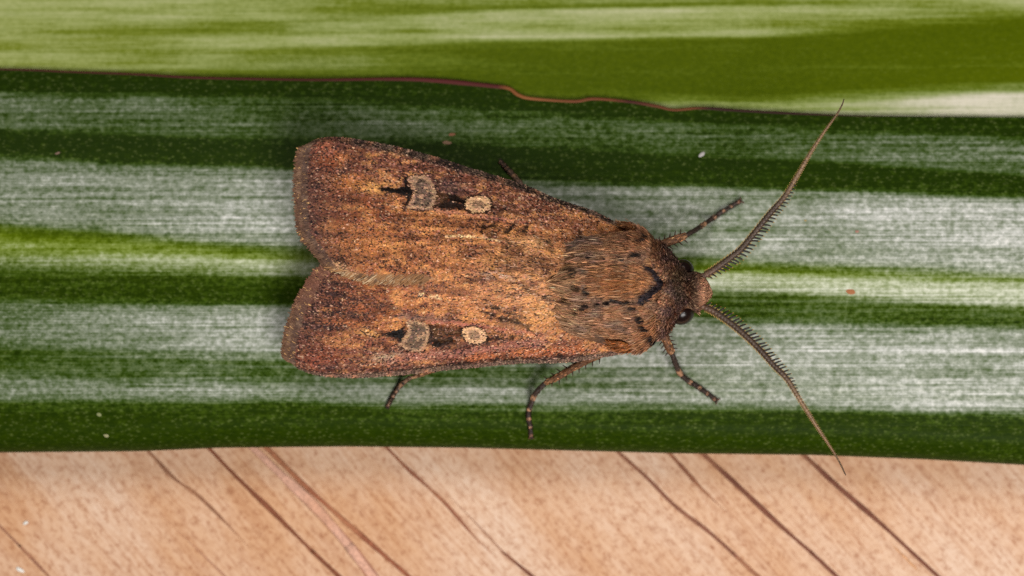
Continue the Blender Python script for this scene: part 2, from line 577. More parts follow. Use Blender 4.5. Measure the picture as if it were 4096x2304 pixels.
Z2 = -1.65 * ((UE - 1150) / 720) ** 2 - 0.22 - 1.3 * np.clip((UE - PY) / 500, -.3, 2)
V, F = sheet(PX, PY, Z2, 0.35, nu, 150)
LO = np.array([0, 0, 0.])
upper = build('strap_leaf', V, F, M_leaf2, attrs={'wax': np.r_[WX.ravel(), WX.ravel()], 'tint': np.r_[TT.ravel(), TT.ravel()]}, origin=LO)
tag(upper, 'yellow green strap leaf with pale streaks behind the red edged leaf', 'leaf')

# ---- main leaf
rows = [
    ((280, 320, 352, 445, 468), .05, .05),
    ((350, 380, 425, 492, 540), .04, .0),
    ((380, 410, 455, 520, 575), (.36, .28, .34, .34, .44), .0),  # upper flank: wax lowered, part of its shade put into the colour
    ((490, 478, 500, 560, 640), (.40, .32, .36, .36, .42), .0),
    ((508, 540, 570, 620, 690), (.34, .24, .3, .28, .34), .0),
    ((532, 575, 600, 640, 712), .0, .0),
    ((610, 660, 705, 735, 785), (.02, .05, .05, .06, .1), .05),
    ((655, 690, 740, 772, 822), (.55, .7, .6, .70, .92), .0),
    ((780, 850, 850, 900, 960), (.6, .78, .7, .6, .85), .0),
    ((890, 970, 980, 1030, 1080), (.52, .72, .7, .64, .76), .05),
    ((915, 1005, 1035, 1072, 1105), (.1, .25, .2, .22, .5), (.55, .5, .4, .5, .4)),
    ((945, 1030, 1050, 1088, 1130), (.15, .4, .4, .35, .55), (1., .8, .8, .7, .6)),
    ((990, 1055, 1075, 1105, 1150), (.45, .8, .8, .85, .85), (.9, .7, .7, .7, .6)),
    ((1060, 1090, 1110, 1150, 1215), (.38, .6, .7, .78, .8), (.3, .4, .4, .5, .4)),
    ((1092, 1120, 1150, 1180, 1245), (.12, .08, .25, .25, .2), .15),
    ((1190, 1205, 1220, 1270, 1300), (.12, .06, .25, .22, .2), .1),
    ((1240, 1240, 1250, 1305, 1325), (.46, .78, .66, .70, .74), .0),
    ((1370, 1400, 1400, 1450, 1500), (.44, .78, .7, .68, .74), .0),
    ((1400, 1430, 1470, 1540, 1570), (.15, .42, .4, .72, .78), .05),
    ((1490, 1510, 1530, 1580, 1600), (.2, .34, .4, .68, .8), .05),
    ((1525, 1535, 1560, 1600, 1635), (.56, .62, .68, .7, .8), .0),
    ((1588, 1595, 1600, 1620, 1655), (.55, .6, .62, .6, .55), .0),
    ((1620, 1625, 1650, 1648, 1682), (.08, .08, .1, .1, .1), .1),
    ((1720, 1715, 1725, 1745, 1780), (.02, .02, .02, .02, .03), .12),
    ((1806, 1787, 1796, 1817, 1859), (.0, .0, .0, .0, .0), .08),
]
edge_pts = resample([(-2500, 250), (-900, 268), (0, 278), (276, 288), (552, 298), (773, 311), (1104, 318), (1300, 320), (1576, 317), (1742, 323),
                     (1962, 344), (2034, 354), (2073, 380), (2128, 395), (2294, 406), (2376, 396), (2514, 407), (2625, 425),
                     (2696, 440), (2806, 433), (2972, 444), (3248, 458), (3524, 466), (4076, 470), (5000, 480), (6600, 500)], 1700)


def low_edge(px):
    return np.interp(px, [-2500, -900, 0, 555, 888, 1387, 1855, 2243, 2687, 3251, 3695, 4096, 5000, 6600],
                     [1830, 1815, 1810, 1805, 1791, 1786, 1791, 1801, 1813, 1820, 1837, 1860, 1900, 1970])


def top_edge(px):
    return np.interp(px, edge_pts[:, 0], edge_pts[:, 1])


ROLL = 120.0


def leaf_z(px, py):
    px = np.asarray(px, float); py = np.asarray(py, float)
    u = py - 1150
    z = np.where(u < 0, -1.65 * (u / 720) ** 2, -0.42 * (u / 640) ** 2)
    e = low_edge(px)
    d = np.clip((e - py) / ROLL, 0, 1)
    z = z - ROLL * S / MM * (1 - np.sqrt(np.clip(1 - (1 - d) ** 2, 0, 1)))
    z = z + 0.06 * (fbm(px / 1400, py / 55, 1) - 0.5) * smooth(1, .7, d * 0)
    return z


nu, nv = 500, 330
px = np.linspace(-2500, 6600, nu)
Y, W_, T_ = leaf_tables(rows, px)
Y[0] = top_edge(px); Y[-1] = low_edge(px)
Y[1] = np.maximum(Y[1], Y[0] + 25)
# gentle waviness so that the bands are not ruled
for r in range(2, len(rows) - 1):
    Y[r] += 16 * (fbm(px / 500, np.full(nu, r * 0.8), 4) - 0.5)
Y = np.maximum.accumulate(Y + np.arange(len(rows))[:, None] * 0.01, 0)
kv = np.linspace(0, 1, len(rows))
vv = np.r_[np.linspace(0, 0.955, nv - 70), 0.955 + 0.045 * np.sin(np.linspace(0, np.pi / 2, 71)[1:])]
PY = np.array([np.interp(vv, kv, Y[:, i]) for i in range(nu)])
WX = np.array([np.interp(vv, kv, W_[:, i]) for i in range(nu)])
TT = np.array([np.interp(vv, kv, T_[:, i]) for i in range(nu)])
PX = np.broadcast_to(px[:, None], PY.shape)
# bands fade into each other over a short width
kern = np.hanning(17)[1:-1]; kern /= kern.sum()
WX = np.array([np.convolve(np.pad(w_, 7, 'edge'), kern, 'valid') for w_ in WX])
TT = np.array([np.convolve(np.pad(w_, 7, 'edge'), kern, 'valid') for w_ in TT])
Z = leaf_z(PX, PY)
# rolled lower side goes on under the visible edge and comes to rest on the dry leaf
ang = np.linspace(0, 1, 16)[1:]
ez = Z[:, -1:]
under_y = low_edge(px)[:, None] - 150 * ang[None] ** 2
under_z = ez + (DRY_Z + 0.05 - ez) * np.sin(ang * np.pi / 2)[None]
PX2 = np.concatenate([PX, np.broadcast_to(px[:, None], under_y.shape)], 1)
PY2 = np.concatenate([PY, under_y], 1)
Z2 = np.concatenate([Z, under_z], 1)
WX2 = np.concatenate([WX, np.zeros_like(under_y)], 1); TT2 = np.concatenate([TT, np.zeros_like(under_y) + .08], 1)
V, F = sheet(PX2, PY2, Z2, 0.35, nu, PX2.shape[1])
leaf = build('waxy_leaf', V, F, M_leaf, attrs={'wax': np.r_[WX2.ravel(), WX2.ravel()], 'tint': np.r_[TT2.ravel(), TT2.ravel()]})
tag(leaf, 'dark green strap leaf with white waxy bands and red margin under the moth', 'leaf')

e3 = P(edge_pts[:, 0], edge_pts[:, 1] + 2, leaf_z(edge_pts[:, 0], edge_pts[:, 1]) - 0.03)
x_ = edge_pts[:, 0]
rad = 1.3 * (6.0 + 2.2 * fbm(x_ / 130, x_ * 0, 2) + 2.2 * blob(np.stack([x_, x_ * 0], 1), (1850, 0), 220, 1)) * np.interp(x_, [0, 900, 1500, 2900, 3500, 4096], [.75, .85, 1, .9, .5, .35])
V, F = tube(e3, rad * S, 8, 0.6)
c = np.repeat(np.interp(x_, [-900, 1200, 1700, 1990, 2030, 2110, 2300, 2440, 2520, 2640, 2760, 2840, 5000],
                        np.arange(13))[:, None], 8, 1).ravel()
stops = lin(np.array([(76, 28, 20), (84, 30, 24), (98, 36, 34), (92, 34, 30), (146, 86, 44), (160, 98, 54), (132, 74, 44),
                      (130, 70, 38), (80, 34, 30), (116, 64, 36), (124, 68, 34), (60, 28, 22), (50, 26, 22)]))
cc = np.stack([np.interp(c, np.arange(13), stops[:, j]) for j in range(3)], -1)
cc = np.vstack([cc, cc[:2]]) * .6
build('red_margin', V, F, M_margin, leaf, col=cc)


def flake(name, px, py, z, rx, ry, ang, hgt, mat, parent=None, col=None, origin=(0, 0, 0)):
    """small lumpy flattened grain"""
    n1, n2 = 7, 12
    th = np.linspace(0.02, np.pi / 2, n1); ph = np.linspace(0, 2 * np.pi, n2, endpoint=False)
    a = math.radians(ang)
    V = []
    seed = rng.random() * 50
    for t in th:
        for f in ph:
            k = 0.75 + 0.5 * vnoise(np.array(math.cos(f) * 1.4 + seed), np.array(math.sin(f) * 1.4 + seed), 6)
            x = math.sin(t) * math.cos(f) * rx * k; y = math.sin(t) * math.sin(f) * ry * k
            V.append(P(px + x * math.cos(a) - y * math.sin(a), py + x * math.sin(a) + y * math.cos(a), z + hgt * math.cos(t) - 0.01))
    cl = None if col is None else np.repeat(lin(col)[None], len(V), 0)
    return build(name, np.array(V), [grid_faces(n1, n2, True)[:, ::-1], np.arange(n2)[None, ::-1]], mat, parent, col=cl, origin=origin)


# little blemishes growing on the leaf
for (x, y, rx, ry, an, cl) in [(3402, 1166, 20, 11, 5, (150, 96, 60)), (1806, 540, 15, 8, -10, (132, 86, 62)),
                               (1790, 573, 20, 10, 0, (128, 98, 76)), (3428, 926, 8, 6, 0, (150, 110, 96)), (3222, 882, 7, 4, 0, (150, 130, 80)),
                               (396, 1658, 10, 9, 0, (120, 124, 84)), (424, 1740, 12, 9, 20, (140, 136, 100)), (228, 614, 12, 5, -25, (110, 88, 74))]:
    flake('leaf_spot', x, y, float(leaf_z(x, y)), rx, ry, an, 0.03, M_margin, leaf, cl)

for (x, y, rx, ry, an, lb) in [(102, 2092, 12, 7, -30, 'tiny pale oval crumb on the tan dried leaf above the other crumb'),
                               (80, 2280, 19, 8, 28, 'elongated white crumb on the tan dried leaf near its thin vein')]:
    o = flake('crumb', x, y, float(dry_z(x, y)), rx, ry, an, 0.1, M_speck, origin=P(x, y, float(dry_z(x, y))))
    o.location = P(x, y, float(dry_z(x, y)))
    tag(o, lb, 'crumb', 'white crumbs on the dried leaf')
x, y = 2806, 620
M_flake, nt, b = new_mat('dull_flake')
b.inputs['Base Color'].default_value = (0.36, 0.33, 0.32, 1); b.inputs['Roughness'].default_value = 0.7
o = flake('flake', x, y, float(leaf_z(x, y)), 19, 9, 140, 0.05, M_flake, origin=P(x, y, float(leaf_z(x, y))))
o.location = P(x, y, float(leaf_z(x, y)))
tag(o, 'small whitish flake stuck to the dark green band of the waxy leaf', 'flake')

# ------------------------------------------------------------------ THE MOTH
moth = bpy.data.objects.new('moth', None)
scene.collection.objects.link(moth)
MO = P(2300, 1150, 0.0)
moth.location = MO
tag(moth, 'brown mottled moth with folded wings resting on the waxy green leaf', 'moth')

# ---- body: one continuous lofted mesh   x, cy, half width, cz, half height
rings = np.array([
    (1560, 1130, 3, 2.0, 0.05), (1580, 1130, 60, 2.0, 0.55), (1700, 1130, 120, 2.1, 1.1), (1850, 1132, 150, 2.2, 1.45), (2000, 1135, 170, 2.3, 1.7),
    (2120, 1138, 180, 2.6, 1.9), (2200, 1140, 188, 2.9, 2.1), (2320, 1148, 210, 3.05, 2.35), (2440, 1155, 228, 3.15, 2.5),
    (2540, 1158, 238, 3.2, 2.5), (2600, 1158, 214, 3.2, 2.35), (2660, 1158, 160, 3.2, 2.05), (2710, 1160, 112, 3.15, 1.8),
    (2745, 1163, 84, 3.1, 1.55), (2780, 1165, 78, 3.05, 1.55), (2810, 1165, 66, 3.0, 1.45), (2832, 1166, 42, 2.95, 1.1), (2842, 1166, 18, 2.9, .6), (2844, 1166, 2, 2.9, .05)])


def body_top(px, py):
    px = np.asarray(px, float); py = np.asarray(py, float)
    g = [np.interp(px, rings[:, 0], rings[:, j]) for j in range(1, 5)]
    rel = np.clip((py - g[0]) / np.maximum(g[1], 1), -1, 1)
    return g[2] + g[3] * np.sqrt(1 - rel ** 2)


def cushion_side(px, py):
    return body_top(px, py) - np.interp(px, [2245, 2310, 2440], [.36, .2, 0])


def cushion(px, py):
    return body_top(px, py) - np.interp(px, [2220, 2430], [.22, 0])


def paint_body(p):
    """hair colour of the thorax and head, by photo position"""
    n = len(p)
    col = np.repeat(lin((166, 118, 84))[None], n, 0)
    col = mix(col, (132, 106, 92), smooth(.4, .7, fbm(p[:, 0] / 60, p[:, 1] / 30, 2)) * .8)
    col = mix(col, (152, 94, 50), blob(p, (2480, 1130), 150, 60) * .9)
    col = mix(col, (140, 84, 48), blob(p, (2560, 960), 90, 60) * .6)
    col = mix(col, (122, 108, 102), blob(p, (2275, 965), 70, 30) * 1.0)
    col = mix(col, (150, 122, 100), blob(p, (2290, 1310), 80, 55) * .8)
    col = mix(col, (156, 124, 96), blob(p, (2245, 1130), 70, 50) * .8)
    col = mix(col, (146, 90, 54), blob(p, (2590, 1330), 60, 70) * .7)
    return col


def paint_marks(p, col):
    j = p + np.stack([8 * (fbm(p[:, 0] / 14, p[:, 1] / 14, 1) - .5), 8 * (fbm(p[:, 0] / 14, p[:, 1] / 14, 5) - .5)], 1)
    k2 = p + np.stack([26 * (fbm(p[:, 0] / 20, p[:, 1] / 20, 1) - .5), 26 * (fbm(p[:, 0] / 20, p[:, 1] / 20, 5) - .5)], 1)
    v = stroke(k2, [(2584, 1066), (2618, 1092), (2652, 1136)], 9, 34, 6)
    v = np.maximum(v, stroke(k2, [(2648, 1140), (2618, 1160), (2596, 1184), (2574, 1204)], 28, 32, 6))
    col = mix(col, (30, 28, 36), v * .97)
    col = mix(col, (84, 88, 92), v * smooth(.62, .72, fbm(p[:, 0] / 7, p[:, 1] / 7, 2, 2)) * .7)
    for x, y, a, b_ in [(2585, 950, 8, 6), (2558, 972, 8, 5), (2575, 965, 5, 4), (2552, 1022, 14, 5), (2540, 1026, 8, 5), (2490, 1038, 7, 5), (2360, 1032, 8, 4),
                        (2300, 1024, 8, 4), (2300, 1090, 10, 16), (2312, 1155, 12, 14), (2352, 1166, 10, 16), (2432, 1214, 8, 10), (2394, 1218, 8, 5), (2350, 1230, 10, 5),
                        (2336, 1238, 7, 4), (2448, 1206, 5, 4), (2465, 1204, 6, 4), (2482, 1210, 7, 4), (2500, 1216, 8, 4), (2534, 1236, 12, 5), (2560, 1274, 7, 8), (2568, 1284, 9, 8),
                        (2572, 1306, 8, 5), (2582, 1318, 12, 4), (2602, 1350, 7, 10), (2616, 1366, 8, 10), (2620, 1372, 8, 8), (2270, 1070, 16, 8), (2258, 1200, 14, 12),
                        (2308, 1256, 6, 4), (2520, 1212, 8, 4), (2538, 1216, 6, 3), (2420, 1038, 5, 4)]:
        col = mix(col, (26, 18, 16), blob(j, (x, y), a * 1.25, b_ * 1.35) * 1.2)
    for x, y, a, b_ in [(2345, 1085, 14, 8), (2345, 1145, 8, 14)]:
        col = mix(col, (150, 130, 112), blob(j, (x, y), a, b_) * .8)
    return col


na = 48
a = np.linspace(0, 2 * np.pi, na, endpoint=False)
rx = np.linspace(0, len(rings) - 1, 90)
rr = np.stack([np.interp(rx, np.arange(len(rings)), rings[:, j]) for j in range(5)], -1)
bpx = np.broadcast_to(rr[:, :1], (90, na)); bpy_ = rr[:, 1:2] + rr[:, 2:3] * np.cos(a)[None]
bz = rr[:, 3:4] + rr[:, 4:5] * np.sin(a)[None] * np.where(np.sin(a) > 0, 1, 1)[None]
bz = bz - (np.interp(rr[:, :1], [1560, 2100, 2260, 2420, 2560], [0.2, 0.3, .75, .55, .15])) * np.clip(np.sin(a), 0, 1)[None]
bp2 = np.stack([bpx.ravel(), bpy_.ravel()], 1)
V = P(bpx, bpy_, bz).reshape(-1, 3)
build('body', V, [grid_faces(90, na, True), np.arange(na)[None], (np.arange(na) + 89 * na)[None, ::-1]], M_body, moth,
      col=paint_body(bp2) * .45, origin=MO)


def surf_normal(fz, p, e=4.0):
    z0 = fz(p[:, 0], p[:, 1])
    a_ = P(p[:, 0] + e, p[:, 1], fz(p[:, 0] + e, p[:, 1])) - P(p[:, 0] - e, p[:, 1], fz(p[:, 0] - e, p[:, 1]))
    b_ = P(p[:, 0], p[:, 1] - e, fz(p[:, 0], p[:, 1] - e)) - P(p[:, 0], p[:, 1] + e, fz(p[:, 0], p[:, 1] + e))
    n = np.cross(a_, b_)
    n /= np.linalg.norm(n, axis=1, keepdims=True)
    return P(p[:, 0], p[:, 1], z0), n


def make_pad(name, outline, hgt, pw, colfun, n_hair, L, W, dirfun, lift, droop, sub, as_scales=False, tilt=.3, base_dim=.5, label=None, extra=0.0, tip=None, zfun=cushion):
    """a domed cushion (tegula, collar lobe, crest) with its own hair or scales"""
    out = resample(outline, 72, True)
    cen = out.mean(0)
    nr = 14
    r = np.linspace(0, 1, nr)
    pts = cen + r[:, None, None] * (out - cen)[None]
    seg_poly = out

    def dome(x, y):
        p = np.stack([np.ravel(x), np.ravel(y)], 1)
        _, sd = poly_mask(p, seg_poly, 5)
        m = np.clip(sd / dome.rmax, 0, 1)
        return (zfun(p[:, 0], p[:, 1]) + extra + hgt * (1 - (1 - m) ** pw)).reshape(np.shape(x))
    _, sdc = poly_mask(pts.reshape(-1, 2), seg_poly, 5)
    dome.rmax = sdc.max() * 0.75
    z = dome(pts[..., 0], pts[..., 1])
    back = lambda x: np.where(x < 2350, x + (2350 - x) * .6, x)     # the cushion ends under its own trailing hair
    z = z - .12 * smooth(2400, 2300, pts[..., 0])
    V = P(back(pts[..., 0]), pts[..., 1], z).reshape(-1, 3)
    # skirt so the cushion is closed against the body
    low = P(back(out[:, 0]), out[:, 1], dome(out[:, 0], out[:, 1]) - 0.4)
    low = low + (P(cen[0], cen[1], 3.0) - low) * 0.06
    V = np.vstack([V, low])
    f = grid_faces(nr + 1, 72, True)[:, ::-1]
    p_all = np.vstack([pts.reshape(-1, 2), out])
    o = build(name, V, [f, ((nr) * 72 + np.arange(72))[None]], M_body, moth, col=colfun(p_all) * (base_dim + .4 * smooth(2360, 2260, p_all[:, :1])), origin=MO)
    if label:
        o['label'] = label
    # cover
    lo = out.min(0); hi = out.max(0)
    q = lo + rng.random((n_hair * 3, 2)) * (hi - lo)
    m, sd = poly_mask(q, seg_poly, 5)
    rag = 70 * (fbm(q[:, 0] / 45, q[:, 1] / 16, 4, 2) - .5)
    keep = (sd > 0) & (rng.random(len(q)) < np.where(q[:, 0] < 2380, .06 + .94 * smooth(2225, 2335, q[:, 0] + rag), 1))
    q = q[keep][:n_hair]
    root, nrm = surf_normal(dome, q)
    d = dirfun(q)
    d = d + rng.normal(0, .13, d.shape)
    t3 = np.stack([d[:, 0], -d[:, 1], np.zeros(len(d))], 1)
    t3 -= nrm * (t3 * nrm).sum(1, keepdims=True)
    t3 /= np.linalg.norm(t3, axis=1, keepdims=True)
    n = len(q)
    col = colfun(q)
    seam = smooth(2345, 2240, q[:, 0]) * (rng.random(n) < .75)
    col = mix(col, (182, 134, 92), seam * .75)
    jit = np.exp(rng.normal(0, .42, (n, 1)))
    col = col * jit * (1 + rng.normal(0, .06, (n, 3)))
    dark_area = (colfun(q).mean(1) < .03)[:, None]
    pale = (rng.random(n) < .07)[:, None]
    dk_ = (rng.random(n) < .10)[:, None]
    col = np.where(dk_ & ~dark_area, col * .35, col)
    col = np.where(pale & ~dark_area, col * .35 + lin((186, 150, 116)) * .6, col)
    LL = L * S * np.exp(rng.normal(0, .2, n)) * (1 + .9 * smooth(2350, 2260, q[:, 0]) * (rng.random(n) < .6)); WW = W * S * np.exp(rng.normal(0, .2, n))
    LL = np.where(dark_area[:, 0], LL * .6, LL); WW = np.where(dark_area[:, 0], WW * 1.6, WW)
    root = root + nrm * np.where(dark_area, .05, -.02) * MM      # tufts of black scales stand proud of the hair
    stray = (rng.random(n) < .012) & (q[:, 0] < 2740)
    LL = np.where(stray, LL * 1.5, LL)
    lift = np.where(stray, lift * 2.2, lift) if not as_scales else lift
    if as_scales:
        V, F, C = scales(root, t3, nrm, LL, WW, col, tilt, .25)
    else:
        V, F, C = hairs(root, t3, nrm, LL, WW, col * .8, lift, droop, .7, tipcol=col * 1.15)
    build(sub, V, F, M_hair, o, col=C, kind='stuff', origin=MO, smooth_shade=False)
    return o


def back_dir(cy, splay, shoulder=None):
    def f(q):
        d = np.stack([-np.ones(len(q)), splay * (q[:, 1] - cy) / 100], 1)
        if shoulder is not None:
            (sx, sy), k, rad = shoulder
            w = blob(q, (sx, sy), rad, rad)[:, None] * k
            out = np.stack([q[:, 0] - sx, q[:, 1] - sy], 1)
            out[:, 0] *= .4
            out = np.stack([-np.full(len(q), .35), np.sign(sy - 1150) * np.ones(len(q))], 1)
            d = d * (1 - w) + out * w
        return d / np.linalg.norm(d, axis=1, keepdims=True)
    return f


pb = lambda p: paint_marks(p, paint_body(p))
make_pad('wing_base_tuft', [(2440, 1372), (2480, 1366), (2520, 1378), (2530, 1400), (2500, 1410), (2460, 1404)], .35, 2,
         lambda p: np.repeat(lin((138, 82, 42))[None], len(p), 0), 1400, 22, 4, back_dir(1390, 0), .3, .3, 'hair', extra=.25)
make_pad('wing_base_tuft', [(2478, 892), (2500, 888), (2540, 900), (2540, 920), (2500, 915)], .3, 2,
         lambda p: np.repeat(lin((120, 74, 42))[None], len(p), 0), 900, 20, 4, back_dir(900, 0), .3, .3, 'hair', extra=.2)
make_pad('tegula', [(2246, 958), (2310, 946), (2406, 934), (2494, 926), (2528, 912), (2565, 910), (2600, 932), (2622, 962), (2622, 1020), (2618, 1064), (2550, 1066),
                    (2430, 1068), (2320, 1066), (2285, 1050), (2258, 1022), (2266, 990)], .20, 1.4, pb, 24000, 23, 3.0, back_dir(1020, .12, ((2570, 925), .45, 50)), .22, .22, 'hair',
         label='shoulder flap of brown hair with grey hairs at its rear end', zfun=cushion_side)
make_pad('tegula', [(2262, 1222), (2390, 1196), (2510, 1200), (2626, 1204), (2636, 1300), (2636, 1340), (2612, 1382), (2560, 1408), (2512, 1390), (2490, 1362), (2390, 1352),
                    (2244, 1344), (2262, 1300), (2246, 1262)], .20, 1.4, pb, 24000, 23, 3.0, back_dir(1280, .1, ((2570, 1395), .45, 55)), .22, .22, 'hair',
         label='shoulder flap of brown hair with a row of black dots', zfun=cushion_side)
make_pad('thorax_crest', [(2222, 1115), (2275, 1068), (2400, 1056), (2560, 1058), (2640, 1104), (2660, 1135), (2644, 1168), (2604, 1210), (2500, 1208), (2380, 1204), (2290, 1198), (2226, 1168)],
         .26, 1.4, pb, 24000, 23, 3.0, back_dir(1135, .06), .22, .22, 'hair', label='central crest of orange brown hair with a black V mark at its front')


def paint_collar(p):
    col = np.repeat(lin((148, 104, 80))[None], len(p), 0)
    col = mix(col, (114, 90, 88), smooth(.4, .65, fbm(p[:, 0] / 40, p[:, 1] / 40, 3)) * .75)
    col = mix(col, (134, 86, 54), stroke(p, [(2618, 980), (2640, 1090), (2665, 1125)], 26, 26, 12) * .7)
    col = mix(col, (134, 88, 56), stroke(p, [(2665, 1136), (2642, 1220), (2632, 1340)], 28, 28, 12) * .7)
    col = mix(col, (92, 82, 62), blob(p, (2715, 1110), 40, 30) * .7)
    col = mix(col, (96, 84, 66), blob(p, (2725, 1170), 30, 40) * .6)
    return col


make_pad('collar_lobe', [(2612, 990), (2626, 962), (2652, 972), (2682, 1004), (2712, 1042), (2742, 1088), (2762, 1120), (2712, 1128), (2666, 1130), (2634, 1096), (2612, 1052)],
         .5, 2.4, paint_collar, 5200, 15, 6.5, back_dir(1120, .1), .3, .2, 'scale_cover', True, .55)
make_pad('collar_lobe', [(2664, 1132), (2726, 1128), (2768, 1154), (2758, 1204), (2722, 1254), (2692, 1312), (2664, 1346), (2636, 1354), (2628, 1300), (2638, 1220), (2648, 1164)],
         .5, 2.4, paint_collar, 6200, 15, 6.5, back_dir(1180, .1), .3, .2, 'scale_cover', True, .55)


def paint_head(p):
    col = np.repeat(lin((158, 112, 86))[None], len(p), 0)
    col = mix(col, (56, 38, 28), smooth(2796, 2768, p[:, 0]) * .9)  # gap behind the head: its shade put into the hair colour
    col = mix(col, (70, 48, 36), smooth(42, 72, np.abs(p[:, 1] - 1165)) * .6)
    return col


hd = make_pad('head_tuft', [(2758, 1096), (2774, 1086), (2806, 1100), (2828, 1130), (2846, 1164), (2838, 1194), (2812, 1222), (2790, 1246), (2764, 1240), (2750, 1200), (2746, 1150)],
              .35, 2.0, paint_head, 5200, 14, 4.2, lambda q: np.stack([np.ones(len(q)), (q[:, 1] - 1165) / 70], 1), .55, .3, 'hair')

# ---- fur on the flanks and underside fringe of the body that shows beside the collar
# eyes
for cx, cy, r, sgn in [(2732, 1082, 44, -1), (2724, 1246, 53, 1)]:
    th = np.linspace(0.01, np.pi - 0.01, 18); ph = np.linspace(0, 2 * np.pi, 28, endpoint=False)
    c0 = P(cx, cy, 3.2)
    V = np.stack([c0[0] + r * S * np.sin(th)[:, None] * np.cos(ph)[None], c0[1] + r * S * np.sin(th)[:, None] * np.sin(ph)[None],
                  c0[2] + 1.15 * r * S * np.cos(th)[:, None] * np.ones((1, 28))], -1).reshape(-1, 3)
    build('eye', V, [grid_faces(18, 28, True), np.arange(28)[None], (17 * 28 + np.arange(28))[None, ::-1]], M_eye, moth, origin=MO)

# ---- wings
WU = dict(
    costa=[(2530, 915), (2455, 884), (2369, 841), (2231, 796), (2093, 738), (1897, 677), (1742, 627), (1600, 590), (1480, 566), (1400, 553), (1330, 548), (1275, 556), (1246, 572)],
    termen=[(1246, 572), (1213, 599), (1205, 641), (1199, 711), (1199, 777), (1205, 859), (1219, 933), (1255, 977), (1285, 1015), (1313, 1047), (1366, 1088)],
    dorsum=[(2230, 1090), (2162, 1110), (2093, 1117), (2007, 1122), (1899, 1118), (1721, 1118), (1613, 1122), (1464, 1116), (1406, 1106), (1366, 1088)],
    zlift=0.28)
WL = dict(
    costa=[(2540, 1400), (2473, 1419), (2387, 1433), (2318, 1445), (2231, 1452), (2076, 1454), (1938, 1467), (1800, 1479), (1721, 1488), (1597, 1501), (1431, 1511), (1324, 1508), (1256, 1498), (1204, 1478), (1176, 1454)],
    termen=[(1176, 1454), (1153, 1431), (1151, 1399), (1161, 1339), (1179, 1279), (1199, 1223), (1229, 1171), (1253, 1131), (1281, 1095), (1320, 1074)],
    dorsum=[(2230, 1110), (2100, 1096), (1900, 1090), (1600, 1090), (1420, 1086), (1320, 1074)],
    zlift=0.0)


def coons(w, nu, nv, u=None, v=None):
    """(u from base to tip, v from costa to dorsum) -> photo pixel"""
    K = 400
    c = resample(w['costa'], K); d = resample(w['dorsum'], K); e = resample(w['termen'], K)
    b0 = np.stack([np.linspace(c[0, j], d[0, j], K) for j in range(2)], -1)

    def at(curve, t):
        f = np.clip(t, 0, 1) * (K - 1)
        return np.stack([np.interp(f, np.arange(K), curve[:, j]) for j in range(2)], -1)
    if u is None:
        u, v = np.meshgrid(np.linspace(0, 1, nu), np.linspace(0, 1, nv), indexing='ij')
    u_, v_ = u[..., None], v[..., None]
    pt = (1 - v_) * at(c, u) + v_ * at(d, u) + (1 - u_) * at(b0, v) + u_ * at(e, v)
    pt -= (1 - u_) * (1 - v_) * c[0] + u_ * (1 - v_) * c[-1] + (1 - u_) * v_ * d[0] + u_ * v_ * d[-1]
    return u, v, pt


def wing_z(w, u, v, pt):
    zc = np.interp(u, [0, .25, .6, 1], [3.0, 2.6, 1.9, 1.55])
    zd = np.interp(u, [0, .25, .6, .85, 1], [4.55, 4.6, 4.25, 3.6, 3.0])
    z = zc + (zd - zc) * (1 - (1 - v) ** 1.75)
    # veins stand a little proud, fanned from the base to the margin
    for k in range(8):
        t0 = 0.22 + .02 * k; t1 = (k + .6) / 8
        cen = t0 + (t1 - t0) * u
        z = z + 0.035 * np.exp(-((v - cen) / 0.014) ** 2) * smooth(.1, .4, u)
    # pleat along the cell
    z = z - 0.07 * np.exp(-((v - (.36 + .08 * u)) / .07) ** 2) * smooth(.05, .3, u) * smooth(.85, .55, u)
    z = z + 0.05 * np.exp(-((v - (.50 + .02 * u)) / .04) ** 2) * smooth(.05, .3, u) * smooth(.85, .55, u)
    z = z - 0.22 * smooth(.06, 0.0, v)
    z = z + 0.05 * (fbm(u * 9, v * 5, 2) - .5)
    return z + w['zlift'] * smooth(.35, 1, v)


